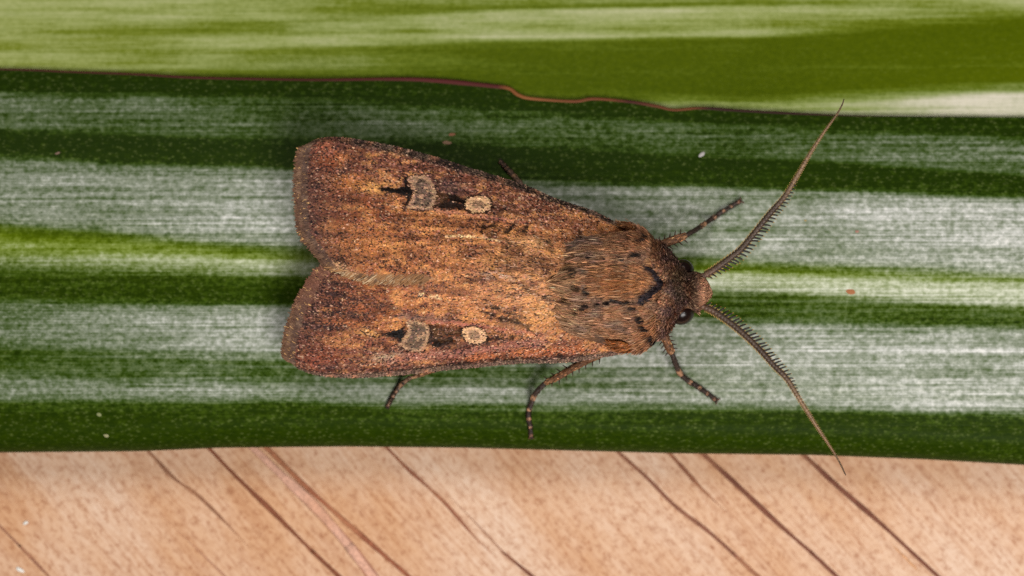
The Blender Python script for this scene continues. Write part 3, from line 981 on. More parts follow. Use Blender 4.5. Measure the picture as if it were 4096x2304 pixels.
def paint_wing(w, u, v, p0, upper_):
    n = len(p0)
    jx = fbm(p0[:, 0] / 13, p0[:, 1] / 13, 0, 2) - .5; jy = fbm(p0[:, 0] / 13, p0[:, 1] / 13, 3, 2) - .5
    p = p0 + np.stack([jx, jy], 1) * 16
    ps = p0 + np.stack([jx, jy], 1) * 7
    x, y = p[:, 0], p[:, 1]
    patch = fbm(x / 55, y / 26, 2, 3)
    patch2 = fbm(x / 22, y / 14, 6, 2)
    col = np.repeat(lin((178, 118, 72))[None], n, 0)
    # outer third: more orange
    col = mix(col, (138, 78, 46), smooth(1800, 1460, x) * .9)
    # basal golden
    col = mix(col, (196, 144, 98), smooth(.5, .15, u) * smooth(.35, .7, v) * .75)
    # costal third: reddish purple brown
    cst = smooth(.46, .18, v) * smooth(-.02, .25, u)
    col = mix(col, (96, 60, 51), cst * .93)
    col = mix(col, (158, 98, 68), cst * smooth(.5, .7, patch) * .6)
    # patchiness
    col = mix(col, (92, 56, 40), smooth(.5, .68, patch) * .7)
    col = mix(col, (212, 150, 90), smooth(.48, .28, patch) * .65)
    col = mix(col, (142, 84, 68), smooth(.55, .75, patch2) * .4)
    strk = fbm(x / 130, y / 8, 1, 2)
    col = mix(col, (104, 62, 42), smooth(.52, .72, strk) * .5)
    col = mix(col, (198, 138, 84), smooth(.45, .25, strk) * .35)
    # grey outer shade before the margin, with wedges running inwards between veins
    band = smooth(.87, .985, u)
    wed = 0
    for k in range(9):
        c_ = .12 + .105 * k
        ln = .72 + .12 * ((k * 37) % 5) / 5
        wed = np.maximum(wed, np.exp(-((v - c_ - .02 * jy) / .022) ** 2) * smooth(ln, ln + .2, u))
    col = mix(col, (66, 46, 42), wed * (.85 if upper_ else .95) * smooth(.3, .55, patch2 + .1))
    col = mix(col, (96, 60, 48), smooth(.76, .96, u) * .55)
    col = mix(col, (84, 57, 49), band * .75)
    col = mix(col, (46, 36, 36), np.exp(-((u - .985) / .009) ** 2) * .8 * smooth(.3, .5, patch2))
    # costal edge strip
    edge = smooth(.075, .035, v)
    col = mix(col, (112, 96, 84), edge * .9)
    col = mix(col, (44, 36, 34), edge * smooth(.52, .6, fbm(x / 32, y * 0 + 3, 4, 2)) * .85)
    calm = np.zeros(n)
    dark_p = .08 + .11 * smooth(.45, .7, patch) + .11 * cst + .10 * band + .2 * edge
    pale_p = .035 + .02 * cst + .06 * smooth(.5, .1, u)

    F = lambda c, m: mix(col, c, m)
    if upper_:
        # apex
        col = F((164, 102, 76), blob(p, (1330, 575), 60, 32) * .9)
        col = F((146, 80, 46), blob(p, (1330, 640), 80, 50) * .6)
        col = F((60, 46, 46), stroke(p, [(1345, 560), (1395, 620), (1400, 680)], 34, 26, 16) * .6)
        col = F((190, 120, 72), blob(p, (1378, 634), 30, 18) * .7)
        for sx, sy in [(1394, 556), (1484, 572), (1738, 634), (1600, 598), (2150, 772), (2010, 724)]:
            col = F((172, 120, 92), blob(p, (sx, sy), 16, 14) * .9)
        for sx, sy in [(1440, 566), (1760, 650), (1660, 616), (2090, 752), (2190, 790), (2060, 738), (1840, 672)]:
            col = F((50, 40, 40), blob(p, (sx, sy), 28, 16) * .75)
        col = F((74, 58, 58), blob(p, (1810, 752), 70, 34, 12) * .85)
        # pale wedge, black dash
        col = F((206, 152, 88), blob(p, (1500, 752), 62, 22, 8) * 1.0)
        col = F((188, 118, 60), blob(p, (1410, 730), 60, 30) * .6)
        col = F((18, 12, 10), stroke(p, [(1532, 756), (1590, 764), (1640, 764)], 14, 34, 5))
        col = F((18, 12, 10), stroke(p, [(1630, 712), (1634, 740), (1646, 775), (1634, 815), (1622, 846)], 16, 9, 5))
        blk = [(1728, 728), (1750, 766), (1782, 776), (1828, 780), (1868, 802), (1876, 832), (1860, 842), (1790, 838), (1728, 840), (1720, 800)]
        m, _ = poly_mask(ps, blk, 7); col = F((20, 13, 10), m * (.84 + .14 * smooth(.3, .5, patch)))
        col = F((112, 62, 32), m * smooth(.6, .75, patch2) * .7)
        col = F((56, 34, 24), blob(p, (2000, 838), 90, 20, 8) * .75)
        # stigmata
        ren = [(1634, 716), (1664, 704), (1707, 706), (1735, 728), (1752, 776), (1748, 812), (1731, 840), (1700, 842), (1660, 836), (1632, 830), (1652, 800), (1660, 764), (1650, 738)]
        m, sd = poly_mask(ps, ren, 3)
        calm = np.maximum(calm, m)
        col = F((20, 14, 11), smooth(-9, -5, sd) * smooth(0, -3, sd) * smooth(.35, .55, patch2) * .8)
        col = F((172, 138, 108), m * .97)
        col = F((96, 80, 68), m * smooth(7, 20, sd) * smooth(.3, .55, patch2 + .1) * .95)
        oc, orx, ory, oa = (1919, 820), 52, 33, 0
        # line under the cell
        col = F((150, 98, 84), stroke(p, [(1745, 846), (1850, 856), (1960, 872), (2100, 890)], 14, 10, 8) * .6)
        col = F((56, 42, 42), stroke(p, [(1280, 847), (1420, 840), (1620, 833), (1720, 842)], 5, 5, 4) * smooth(.35, .6, patch2) * .9)
        # black marks of the inner half
        for q, w0, o_ in [([(1930, 932), (1938, 912), (1985, 904)], 13, .95), ([(2062, 900), (2048, 918), (2030, 934)], 18, .95), ([(2116, 908), (2104, 924)], 16, .95),
                          ([(1985, 915), (2070, 920), (2110, 930)], 15, .6), ([(1958, 944), (2000, 950)], 9, .8), ([(2030, 958), (2052, 980)], 9, .8), ([(2160, 956), (2168, 974)], 16, .85), ([(2200, 968), (2215, 980)], 12, .8),
                          ([(2320, 928), (2336, 950)], 16, .8), ([(1590, 1040), (1610, 1070)], 16, .7), ([(1370, 1030), (1390, 1060)], 14, .8), ([(1200 + 1000, 1000), (2230, 1010)], 9, .7)]:
            col = F((24, 17, 15), stroke(p, q, w0, w0, 5) * o_)
        col = F((206, 160, 108), blob(p, (2130, 970), 70, 22, 5) * .7)
        col = F((238, 206, 150), stroke(p0, [(1792, 948), (1850, 945), (1930, 952), (2010, 966)], 7, 4, 3) * .95)
        col = F((226, 190, 165), blob(p, (2030, 1102), 90, 16) * smooth(.5, .62, patch2) * .9)
        col = F((72, 54, 52), blob(p, (2050, 1060), 110, 34) * .4)
        col = F((206, 140, 76), blob(p, (1480, 985), 120, 60) * .35)
        # hairy inner margin
        col = F((186, 146, 106), stroke(p, [(1350, 1060), (1400, 1100), (1480, 1116), (1640, 1120), (1760, 1118)], 34, 8, 8) * .8)
        dark_p = dark_p + .14 * blob(p, (2050, 1050), 160, 60) + .08 * blob(p, (1700, 950), 300, 120)
    else:
        col = F((140, 74, 50), blob(p, (1300, 1440), 110, 50) * .7)
        col = F((160, 104, 86), stroke(p, [(1560, 1440), (1760, 1416), (1990, 1390), (2180, 1366)], 40, 30, 18) * .75)
        col = F((178, 104, 64), stroke(p, [(1880, 1436), (2100, 1412), (2330, 1396)], 26, 30, 14) * .8)
        col = F((172, 152, 126), blob(p, (1555, 1424), 52, 13, -6) * smooth(.3, .5, patch2) * .95)
        col = F((56, 44, 42), blob(p, (1340, 1470), 60, 20) * .7)
        for sx, sy in [(2030, 1424), (1990, 1440), (2250, 1430), (2330, 1425), (1880, 1452)]:
            col = F((40, 32, 30), blob(p, (sx, sy), 24, 12) * .85)
        col = F((30, 20, 17), stroke(p, [(1470, 1492), (1600, 1482), (1705, 1467), (1938, 1440), (2265, 1424)], 7, 8, 4) * .9)
        # costal rim finely ribbed
        rim = smooth(.055, .03, v) * smooth(.02, .1, u)
        calm = np.maximum(calm, rim)
        col = F((136, 112, 96), rim * .9)
        col = F((60, 48, 42), rim * (np.sin(p0[:, 0] / 1.9) > .2) * .55)
        for sx, sy in [(1327, 1506), (1420, 1507), (1706, 1484), (1560, 1498)]:
            col = F((206, 146, 110), blob(p, (sx, sy), 13, 9) * .95)
        col = F((206, 150, 86), blob(p, (1478, 1330), 44, 14, 10) * .95)
        m, _ = poly_mask(p, [(1512, 1333), (1566, 1326), (1606, 1316), (1630, 1300), (1634, 1341), (1610, 1370), (1570, 1348)], 7); col = F((18, 12, 10), m)
        m, _ = poly_mask(p, [(1718, 1290), (1775, 1298), (1850, 1304), (1872, 1318), (1866, 1345), (1840, 1366), (1799, 1376), (1750, 1390), (1712, 1372)], 9)
        col = F((20, 13, 10), m * (.84 + .14 * smooth(.3, .5, patch)))
        col = F((120, 66, 34), blob(p, (1800, 1303), 60, 12, 5) * .6)
        col = F((110, 62, 34), m * smooth(.62, .75, patch2) * .7)
        col = F((40, 26, 20), stroke(p, [(1780, 1392), (1880, 1386)], 22, 14, 9) * .6)
        col = F((22, 15, 12), stroke(p, [(1945, 1330), (1965, 1352), (1955, 1375)], 14, 10, 5) * .95)
        col = F((36, 24, 18), stroke(p, [(1960, 1350), (2030, 1352), (2130, 1352)], 14, 10, 6) * smooth(.4, .55, patch2) * .95)
        ren = [(1632, 1284), (1659, 1277), (1701, 1288), (1722, 1302), (1726, 1337), (1714, 1379), (1692, 1406), (1650, 1404), (1602, 1376), (1632, 1342), (1642, 1312)]
        m, sd = poly_mask(ps, ren, 3)
        calm = np.maximum(calm, m)
        col = F((20, 14, 11), smooth(-9, -5, sd) * smooth(0, -3, sd) * smooth(.35, .55, patch2) * .8)
        col = F((172, 138, 106), m * .97)
        col = F((92, 76, 62), m * smooth(7, 19, sd) * smooth(.3, .55, patch2 + .1) * .95)
        oc, orx, ory, oa = (1905, 1339), 48, 33, 12
        # pinkish vein above the cell with dark grey beside it
        col = F((120, 94, 84), stroke(p, [(1610, 1262), (1720, 1272), (1845, 1283)], 22, 12, 8) * .7)
        col = F((170, 104, 86), stroke(p, [(1724, 1283), (1845, 1291), (1985, 1311), (2180, 1340)], 14, 12, 7) * .8)
        for q, w0, o_ in [([(2016, 1230), (1955, 1226), (1936, 1243), (1962, 1254), (2010, 1274)], 10, .97), ([(2010, 1274), (2070, 1282), (2118, 1302), (2122, 1318)], 20, .9),
                          ([(2030, 1246), (2080, 1262), (2116, 1276)], 13, .75), ([(2120, 1318), (2170, 1335)], 10, .8), ([(2096, 1140), (2140, 1170), (2165, 1180)], 16, .7), ([(2190, 1185), (2205, 1198)], 14, .85),
                          ([(2150, 1230), (2230, 1240)], 8, .6), ([(2180, 1256), (2225, 1262)], 8, .8)]:
            col = F((24, 17, 15), stroke(p, q, w0, w0, 5) * o_)
        col = F((92, 76, 64), blob(p, (2050, 1296), 60, 18, 8) * .6)
        col = F((204, 150, 92), blob(p, (2180, 1262), 70, 50) * .6)
        col = F((220, 190, 140), stroke(p, [(1690, 1176), (1750, 1186), (1800, 1206)], 14, 8, 6) * smooth(.42, .55, patch2) * .9)
        col = F((44, 34, 34), stroke(p, [(1300, 1170), (1480, 1200), (1620, 1240)], 30, 12, 12) * smooth(.35, .6, patch2) * .85)
        col = F((44, 34, 34), stroke(p, [(1260, 1240), (1420, 1262), (1600, 1262)], 30, 10, 12) * smooth(.35, .6, patch2) * .85)
        col = F((44, 34, 34), stroke(p, [(1330, 1130), (1500, 1160), (1560, 1200)], 22, 10, 12) * smooth(.35, .6, patch2) * .75)
        col = F((44, 36, 36), stroke(p, [(1230, 1310), (1400, 1310)], 30, 10, 12) * smooth(.4, .6, patch2) * .8)
        dark_p = dark_p + .18 * blob(p, (1330, 1230), 120, 110)
    # ringed orbicular spot
    a_ = math.radians(oa)
    dx, dy = ps[:, 0] - oc[0], ps[:, 1] - oc[1]
    r_ = np.hypot((dx * math.cos(a_) + dy * math.sin(a_)) / orx, (-dx * math.sin(a_) + dy * math.cos(a_)) / ory)
    col = F((16, 11, 9), smooth(1.3, 1.1, r_) * .92)
    om = smooth(1.06, .98, r_)
    col = F((206, 166, 124), om)
    col = F((104, 84, 66), smooth(.7, .35, r_) * .75)
    calm = np.maximum(calm, om)
    dark_p = dark_p * (1 - .6 * calm); pale_p = pale_p * (1 - .7 * calm)
    # individual scales vary: dark, tinted, and pale ones that also paint in glints
    R = rng.random(n)
    isblack = col.mean(1) < .03
    dk = R < np.clip(dark_p * .9 + .12 * smooth(.55, .8, rng.random(n) * .0 + patch2), 0, .6)
    col = np.where((dk & ~isblack)[:, None], col * .10 + lin((40, 31, 32)) * .55, col)
    pl = R > 1 - pale_p
    col = np.where((pl & ~isblack)[:, None], col * .5 + lin((224, 184, 152)) * .45, col)
    pk = (R > .5) & (R < .58)
    col = np.where((pk & ~isblack)[:, None], col * .6 + lin((168, 122, 108)) * .4, col)
    col = np.array([1.07, 1.0, 1.0]) * col * np.exp(rng.normal(0, .24, (n, 1))) * (1 + rng.normal(0, .05, (n, 3)))
    return col


def make_wing(w, upper_, lab):
    nu, nv = 170, 90
    u, v, pt = coons(w, nu, nv)
    z = wing_z(w, u, v, pt)
    top = P(pt[..., 0], pt[..., 1], z).reshape(-1, 3)
    col = paint_wing(w, u.ravel(), v.ravel(), pt.reshape(-1, 2), upper_)
    n = len(top)
    V = np.vstack([top, top - np.array([0, 0, 0.05 * MM])])
    f = grid_faces(nu, nv)
    if not upper_:
        pass
    idx = np.arange(n).reshape(nu, nv)
    rim = np.concatenate([idx[0], idx[1:, -1], idx[-1, :-1][::-1], idx[1:-1, 0][::-1]])
    r2 = np.roll(rim, -1)
    F = [np.vstack([f, f[:, ::-1] + n, np.stack([rim, r2, r2 + n, rim + n], -1)])]
    o = build('forewing', V, F, M_memb, moth, col=np.vstack([col * .7, col * .5]), origin=MO)
    o['label'] = lab
    # scales, laid like shingles towards the margin
    us, vs = [], []
    ncol = 400
    chord = np.linalg.norm(pt[:, 0] - pt[:, -1], axis=1)
    for i in range(ncol):
        uu = (i + .5) / ncol
        k = int(np.interp(uu, np.linspace(0, 1, nu), chord) / 3.7)
        us.append(np.clip(uu + rng.normal(0, .6 / ncol, k), 0, 1)); vs.append((np.arange(k) + rng.random(k)) / k)
    us = np.concatenate(us); vs = np.concatenate(vs)

    def world(a_, b_):
        _, _, q = coons(w, 0, 0, a_, b_)
        return q, P(q[:, 0], q[:, 1], wing_z(w, a_, b_, q))
    q, root = world(us, vs)
    e = 2e-3
    du = world(np.clip(us + e, 0, 1), vs)[1] - world(np.clip(us - e, 0, 1), vs)[1]
    dv = world(us, np.clip(vs + e, 0, 1))[1] - world(us, np.clip(vs - e, 0, 1))[1]
    nrm = np.cross(du, dv); nrm /= np.linalg.norm(nrm, axis=1, keepdims=True) + 1e-15
    nrm *= np.sign(nrm[:, 2:3])
    tan = du / (np.linalg.norm(du, axis=1, keepdims=True) + 1e-15)
    side = np.cross(tan, nrm)
    ya = rng.normal(0, .22, len(us))[:, None]
    tan = tan * np.cos(ya) + side * np.sin(ya)
    c = paint_wing(w, us, vs, q, upper_)
    n = len(us)
    LL = 10.5 * S * np.exp(rng.normal(0, .18, n)); WW = 6.2 * S * np.exp(rng.normal(0, .15, n))
    long_ = (rng.random(n) < .25 * smooth(.5, .15, us) * smooth(.4, .7, vs))
    LL = LL * np.interp(vs, [0, .03, .06, 1], [.45, .6, 1, 1])
    LL = np.where(long_, LL * 2, LL); WW = np.where(long_, WW * .55, WW)
    Vs, Fs, Cs = scales(root + nrm * .006 * MM, tan, nrm, LL, WW, c, .14, .16)
    build('wing_scales', Vs, Fs, M_scale, o, col=Cs, kind='stuff', origin=MO, smooth_shade=False)
    # fringe: two rows of long scales along the outer margin, running on round the inner corner
    Vf, Ff, Cf, off = [], [], [], 0
    for row, (u0, LL0, cc, cnt, zo) in enumerate([(.99, 30, (104, 74, 56), 1700, 0.0), (.985, 22, (112, 84, 66), 1500, .02), (.978, 12, (92, 70, 60), 1200, .035)]):
        vv_ = np.sort(rng.random(cnt)) * 1.0
        uu_ = np.full(cnt, u0) + rng.normal(0, .004, cnt)
        q, root = world(np.clip(uu_, 0, 1), vv_)
        du = root - world(np.full(cnt, u0 - .02), vv_)[1]
        tan = du / np.linalg.norm(du, axis=1, keepdims=True)
        # fan outwards at both corners
        dvv = world(np.full(cnt, u0), np.clip(vv_ + .01, 0, 1))[1] - world(np.full(cnt, u0), np.clip(vv_ - .01, 0, 1))[1]
        dvv /= np.linalg.norm(dvv, axis=1, keepdims=True) + 1e-15
        nrm = np.cross(tan, dvv); nrm /= np.linalg.norm(nrm, axis=1, keepdims=True); nrm *= np.sign(nrm[:, 2:3])
        perp = np.cross(dvv, nrm); perp *= np.sign((perp * tan).sum(1))[:, None]
        tan = tan * .35 + perp * .65
        tan = tan + dvv * rng.normal(0, .1, cnt)[:, None]
        tan /= np.linalg.norm(tan, axis=1, keepdims=True)
        col = np.repeat(lin(cc)[None], cnt, 0)
        ch = fbm(vv_ * 22, vv_ * 0 + row, 3)
        col = mix(col, (86, 62, 50), smooth(.5, .7, ch) * .7)
        col = mix(col, (132, 104, 82), smooth(.45, .25, ch) * .5)
        if upper_:
            col = mix(col, (176, 132, 96), smooth(.86, 1, vv_) * .8)
        else:
            col = mix(col, (118, 76, 60), smooth(.4, .8, vv_) * .7)
        col = col * np.exp(rng.normal(0, .22, (cnt, 1)))
        gold = (rng.random(cnt) < .04)[:, None]
        col = np.where(gold, lin((196, 150, 98)), col)
        ln = LL0 * S * np.exp(rng.normal(0, .12, cnt)) * np.interp(vv_, [0, .03, .1, 1], [.35, .6, 1, 1])
        a1, b1, c1 = scales(root + nrm * zo * MM, tan, nrm, ln, np.full(cnt, 6.5 * S), col, .03, .2)
        Vf.append(a1); Ff.append(b1 + off); Cf.append(c1); off += len(a1)
    if upper_:     # hair-scales trailing along the inner margin over the other wing
        cnt = 1000
        uu_ = 1 - rng.random(cnt) ** 1.5 * .42; vv_ = 1 - rng.random(cnt) * .07
        q, root = world(uu_, vv_)
        du = world(np.clip(uu_, 0, .99) + .01, vv_)[1] - world(np.clip(uu_, 0, .99), vv_)[1]
        dvv = world(uu_, vv_)[1] - world(uu_, vv_ - .02)[1]
        du /= np.linalg.norm(du, axis=1, keepdims=True) + 1e-15; dvv /= np.linalg.norm(dvv, axis=1, keepdims=True)
        tan = du * .8 + dvv * .45; tan /= np.linalg.norm(tan, axis=1, keepdims=True)
        nrm = np.repeat(np.array([[0, 0, 1.0]]), cnt, 0)
        col = np.repeat(lin((158, 114, 76))[None], cnt, 0)
        col = mix(col, (90, 70, 58), smooth(.5, .7, fbm(q[:, 0] / 12, q[:, 1] / 12, 2)) * .8)
        col = mix(col, (206, 178, 142), (rng.random(cnt) < .2) * .8)
        col = mix(col, (130, 92, 60), smooth(.9, .5, uu_) * .8)
        a1, b1, c1 = scales(root + nrm * .02 * MM, tan, nrm, 34 * S * np.exp(rng.normal(0, .2, cnt)), np.full(cnt, 4.6 * S), col, .05, .2)
        Vf.append(a1); Ff.append(b1 + off); Cf.append(c1); off += len(a1)
    build('fringe', np.vstack(Vf), np.vstack(Ff), M_scale, o, col=np.vstack(Cf), kind='stuff', origin=MO, smooth_shade=False)
    return o


make_wing(WL, False, 'forewing lying partly under the other wing')
make_wing(WU, True, 'forewing lying on top along the back with a pale hairy inner edge')

# hindwings folded away flat under the forewings: only an edge-on sliver could ever show
# ---- antennae
ANT = [
    ([(2796, 1112), (2816, 1103), (2854, 1080), (2892, 1053), (2930, 1025), (2968, 992), (3024, 924), (3081, 852), (3138, 787), (3191, 700), (3248, 602), (3303, 519), (3347, 458), (3368, 420), (3376, 396)],
     -1),
    ([(2794, 1216), (2814, 1226), (2860, 1249), (2923, 1293), (2990, 1350), (3042, 1402), (3093, 1459), (3145, 1512), (3171, 1552), (3212, 1619), (3274, 1717), (3326, 1795), (3357, 1847), (3383, 1901)],
     1),
]
# tooth shared by all: along +X, unit length
ts = np.array([0, .15, .5, .8, 1.0]); tr = np.array([.14, .11, .095, .08, .02])
tp = np.stack([ts, .04 * np.sin(ts * 3), 0 * ts], 1)
TV, TF = tube(tp, tr, 6)
tcol = np.repeat(np.where(ts[:, None] < .86, lin((28, 20, 16)), lin((196, 150, 62))), 6, 0)
tcol = np.vstack([tcol, lin((28, 20, 16))[None], lin((210, 165, 75))[None]])
tooth_mesh = None
for pts, sgn in ANT:
    q = resample(pts, 240)
    t = np.linspace(0, 1, 240)
    zz = 3.75 + .55 * np.sin(np.clip(t * 1.3, 0, 1) * np.pi * .6) - .3 * t
    w3 = P(q[:, 0], q[:, 1], zz)
    rad = np.interp(t, [0, .05, .2, .45, .7, 1], [13, 11.5, 10.5, 9.5, 6.5, 2.2])
    rad = rad * (1 + .12 * np.sin(t * 2 * np.pi * 62))
    V, F = tube(w3, rad * S, 10)
    jit = rng.random(len(V))
    tt = np.r_[np.repeat(t, 10), 0, 1]
    c = np.stack([np.interp(tt, [0, .12, .45, .62, .85, 1], [lin(k)[j] for k in ((96, 68, 52), (70, 54, 42), (66, 50, 40), (124, 98, 74), (120, 92, 66), (60, 44, 30))]) for j in range(3)], -1)
    c = c * (.55 + .9 * jit[:, None])
    # serrations and fine bristles on the shaft, part of the same piece
    tg = np.gradient(w3, axis=0); tg /= np.linalg.norm(tg, axis=1, keepdims=True)
    up = np.array([0, 0, 1.0])
    sd = np.cross(tg, up)
    ks = np.arange(8, 236, 2)
    rt = np.vstack([w3[ks] + s * sd[ks] * (rad[ks] * S * .8)[:, None] for s in (-1, 1)])
    td = np.vstack([sd[ks] * s + tg[ks] * .9 for s in (-1, 1)]); td /= np.linalg.norm(td, axis=1, keepdims=True)
    ln = np.tile(np.interp(t[ks], [0, .5, 1], [12, 9, 3]) * S, 2)
    hv, hf, hc = hairs(rt, td, np.repeat(up[None], len(rt), 0), ln, ln * .45, np.repeat(lin((52, 40, 28))[None], len(rt), 0), 0, 0, .2, np.repeat(lin((168, 130, 62))[None], len(rt), 0))
    n0 = len(V)
    ant = build('antenna', np.vstack([V, hv]), [F[0], F[1], hf + n0], M_ant, moth, col=np.vstack([c, hc]), origin=MO)
    ant['label'] = 'antenna raised past the red margin' if sgn < 0 else 'antenna reaching down over the tan dried leaf'
    # comb teeth on the forward side
    Ltot = np.r_[0, np.cumsum(np.linalg.norm(np.diff(q, axis=0), axis=1))]
    pos = 34.0
    while True:
        tn = pos / Ltot[-1]
        ln = np.interp(tn, [0, .04, .1, .3, .45, .56, .62], [14, 24, 37, 38, 30, 16, 0])
        if tn > .6 or ln < 5:
            break
        i = int(np.searchsorted(Ltot, pos))
        d = q[min(i + 2, 239)] - q[i - 2]; d /= np.linalg.norm(d)
        fwd = np.array([-d[1], d[0]]) * (1 if sgn < 0 else -1)      # towards the open side between the antennae
        dirv = fwd * .88 + d * .48
        angz = math.atan2(-dirv[1], dirv[0])
        s = ln * S * (H - zz[i] * MM) / H
        base = w3[i] + np.array([fwd[0], -fwd[1], 0]) * rad[i] * S * .7
        if tooth_mesh is None:
            o = build('tooth', TV, TF, M_ant, ant, col=tcol)
            tooth_mesh = o.data
        else:
            o = bpy.data.objects.new('tooth', tooth_mesh)
            scene.collection.objects.link(o); o.parent = ant
        o.location = base - MO
        o.rotation_euler = (0, rng.normal(0, .1), angz + rng.normal(0, .05))
        wsc = min(1.0, .45 + .55 * ln / 38) / max(ln / 38, .3)
        o.scale = (s, s * min(wsc, 1.5), s * min(wsc, 1.5))
        pos += np.interp(tn, [0, .3, .6], [16.5, 17, 15.5])

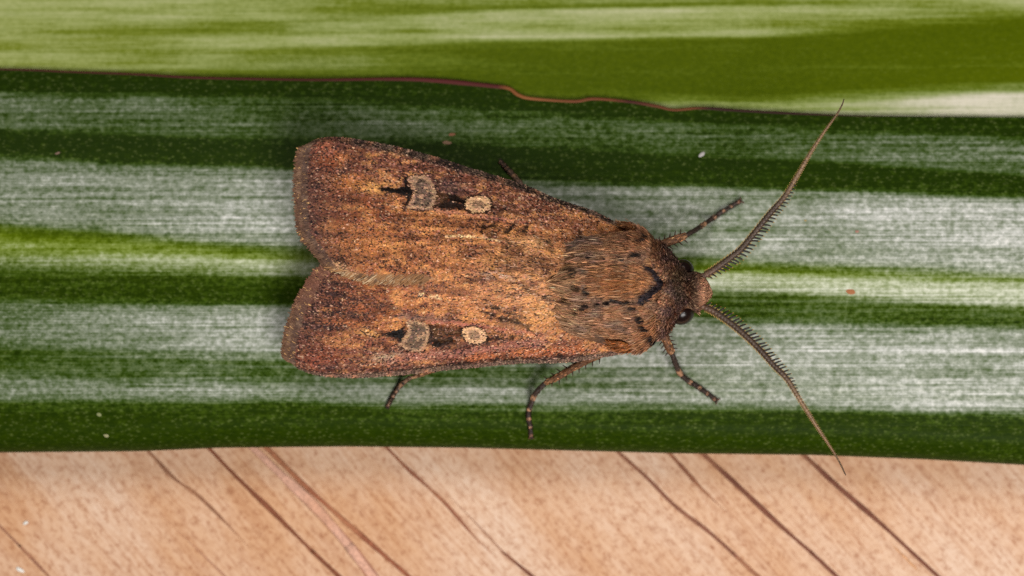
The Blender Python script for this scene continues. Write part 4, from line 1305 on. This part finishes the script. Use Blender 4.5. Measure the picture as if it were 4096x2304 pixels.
# ---- legs:  (joints px, heights above the leaf or None, tarsus start, radii)
def leg(tib, tar, tib_r, tar_r, hi_z, claw, name_label, spines=True, dark=.5, foot=(56, 42, 36)):
    """tib: px points from the body outwards; tar: px points of the five jointed foot down to the claw"""
    qt = resample(tib, 30)
    zt = np.linspace(hi_z[0], hi_z[1], 30)
    w3 = P(qt[:, 0], qt[:, 1], zt)
    t = np.linspace(0, 1, 30)
    rad = np.interp(t, [0, .15, .8, .95, 1], [tib_r * .8, tib_r, tib_r * .95, tib_r * .7, tib_r * .45]) * (1 + .12 * fbm(t * 9, t * 0 + tib_r, 3))
    V, F = tube(w3, rad * S, 10)
    c = np.repeat(lin((104, 68, 44))[None], len(V), 0)
    tt = np.r_[np.repeat(t, 10), 0, 1]
    c = mix(c, (58, 40, 30), smooth(.45, .6, fbm(tt * 6, rng.random(len(tt)) * 2, 2)) * dark * 1.5)
    c = mix(c, (176, 132, 96), smooth(.86, .94, tt) * .9)
    # short hair on the shin
    k = rng.integers(1, 28, 500); al = rng.random(500) * 2 * np.pi
    tg, bb, nn = frames(w3)
    nr = bb[k] * np.cos(al)[:, None] + nn[k] * np.sin(al)[:, None]
    hc = np.repeat(lin((112, 76, 50))[None], 500, 0) * np.exp(rng.normal(-.1, .75, (500, 1)))
    hv, hf, hcc = hairs(w3[k] + nr * (rad[k] * S * .9)[:, None], tg[k], nr, np.full(500, 15 * S), np.full(500, 4.5 * S), hc, .25, .2, .5)
    n0 = len(V)
    lg = build('leg', np.vstack([V, hv]), [F[0], F[1], hf + n0], M_leg, moth, col=np.vstack([c, hcc]), origin=MO)
    lg['label'] = name_label
    # foot joints
    qf = resample(tar, 101)
    gz = leaf_z(qf[:, 0], qf[:, 1]) + tar_r * S / MM * .9
    s = np.linspace(0, 1, 101)
    zf = np.maximum(gz, zt[-1] + (gz - zt[-1]) * smooth(0, .55, s))
    f3 = P(qf[:, 0], qf[:, 1], zf)
    cuts = [0, 36, 56, 72, 85, 100]
    for j in range(5):
        a_, b_ = cuts[j], cuts[j + 1] + (1 if j < 4 else 0)
        seg = f3[a_:b_ + 1]
        m = len(seg)
        t = np.linspace(0, 1, m)
        r = tar_r * (1 - .07 * j) * np.interp(t, [0, .08, .75, .95, 1], [.7, .95, 1.08, 1.12, .8])
        V, F = tube(seg, r * S, 10)
        tt = np.r_[np.repeat(t, 10), 0, 1]
        c = np.repeat(lin(foot)[None], len(V), 0)
        c = mix(c, (158, 116, 88), smooth(.68, .78, tt + rng.normal(0, .03, len(tt))) * .95)
        if j == 4:
            c = mix(c, (140, 96, 76), smooth(.5, .8, tt) * .7)
        # bristles
        nb = 60
        k = rng.integers(0, m, nb); al = rng.random(nb) * 2 * np.pi
        tg, bb, nn = frames(seg)
        nr = bb[k] * np.cos(al)[:, None] + nn[k] * np.sin(al)[:, None]
        hc = np.repeat(lin((44, 30, 22))[None], nb, 0)
        hv, hf, hcc = hairs(seg[k] + nr * (r[k] * S * .9)[:, None], tg[k], nr, np.full(nb, 11 * S), np.full(nb, 2.6 * S), hc, .6, .2, .5)
        n0 = len(V)
        VV = [V, hv]; FF = [F[0], F[1], hf + n0]; CC = [c, hcc]
        if j == 4 and claw:       # pair of little claws
            e = seg[-1]; d = seg[-1] - seg[-4]; d /= np.linalg.norm(d); sd = np.cross(d, [0, 0, 1.0])
            for sg in (-1, 1):
                cp = np.array([e + d * 2 * S, e + (d * .7 + sg * sd * .7) * 9 * S, e + (d * .9 + sg * sd * 1.2) * 14 * S + np.array([0, 0, -4 * S])])
                cv, cf = tube(cp, np.array([4.5, 3.4, .6]) * S, 6)
                n0 = sum(len(x) for x in VV)
                VV.append(cv); FF += [cf[0] + n0, cf[1] + n0]; CC.append(np.repeat(lin((84, 56, 44))[None], len(cv), 0))
        build('tarsus_joint', np.vstack(VV), FF, M_leg, lg, col=np.vstack(CC), origin=MO)
    if spines:                    # stout spines on the shin, each its own piece
        tg, bb, nn = frames(w3)
        for k in range(5, 29, 3):
            for sg in (-1, 1):
                kk = min(k + (sg > 0), 28)
                d = bb[kk] * sg + tg[kk] * .55; d /= np.linalg.norm(d)
                b0 = w3[kk] + bb[kk] * sg * rad[kk] * S * .8
                ln = (20 + 6 * rng.random()) * S
                cp = np.array([b0, b0 + d * ln * .6, b0 + d * ln])
                V, F = tube(cp, np.array([3.0, 2.2, .4]) * S, 6)
                build('spine', V, F, M_leg, lg, col=np.repeat(lin((52, 28, 20))[None], len(V), 0), origin=MO)


leg([(2560, 1040), (2620, 995), (2664, 972), (2745, 942)], [(2740, 944), (2785, 918), (2816, 897), (2854, 871), (2892, 845), (2960, 805)], 17, 9.5, (2.6, 1.9), True,
    'front leg raised towards the antenna over the white wax band')
leg([(2600, 1280), (2642, 1320), (2660, 1352), (2688, 1414)], [(2686, 1408), (2706, 1464), (2722, 1496), (2757, 1526), (2800, 1553), (2864, 1600)], 17, 10.5, (2.6, 1.5), True,
    'front leg stretched over the white wax band below the head')
leg([(2440, 1400), (2318, 1456), (2240, 1502), (2176, 1534)], [(2182, 1530), (2143, 1572), (2127, 1608), (2114, 1655), (2120, 1700), (2124, 1746)], 14, 10.5, (2.4, .9), True,
    'middle leg bent down onto the dark green rolled edge')
leg([(2050, 1360), (1860, 1440), (1720, 1484), (1640, 1512)], [(1648, 1508), (1620, 1524), (1596, 1548), (1577, 1576), (1562, 1602), (1549, 1628)], 11, 9, (2.0, .6), False,
    'hind leg showing below the wing edge', False, foot=(124, 94, 74))
leg([(2330, 960), (2220, 860), (2130, 780), (2084, 736)], [(2088, 740), (2068, 718), (2050, 698), (2034, 682), (2018, 664), (2000, 645)], 11, 10.5, (2.2, .5), False,
    'middle leg tip showing above the wing edge', False, foot=(110, 84, 70))
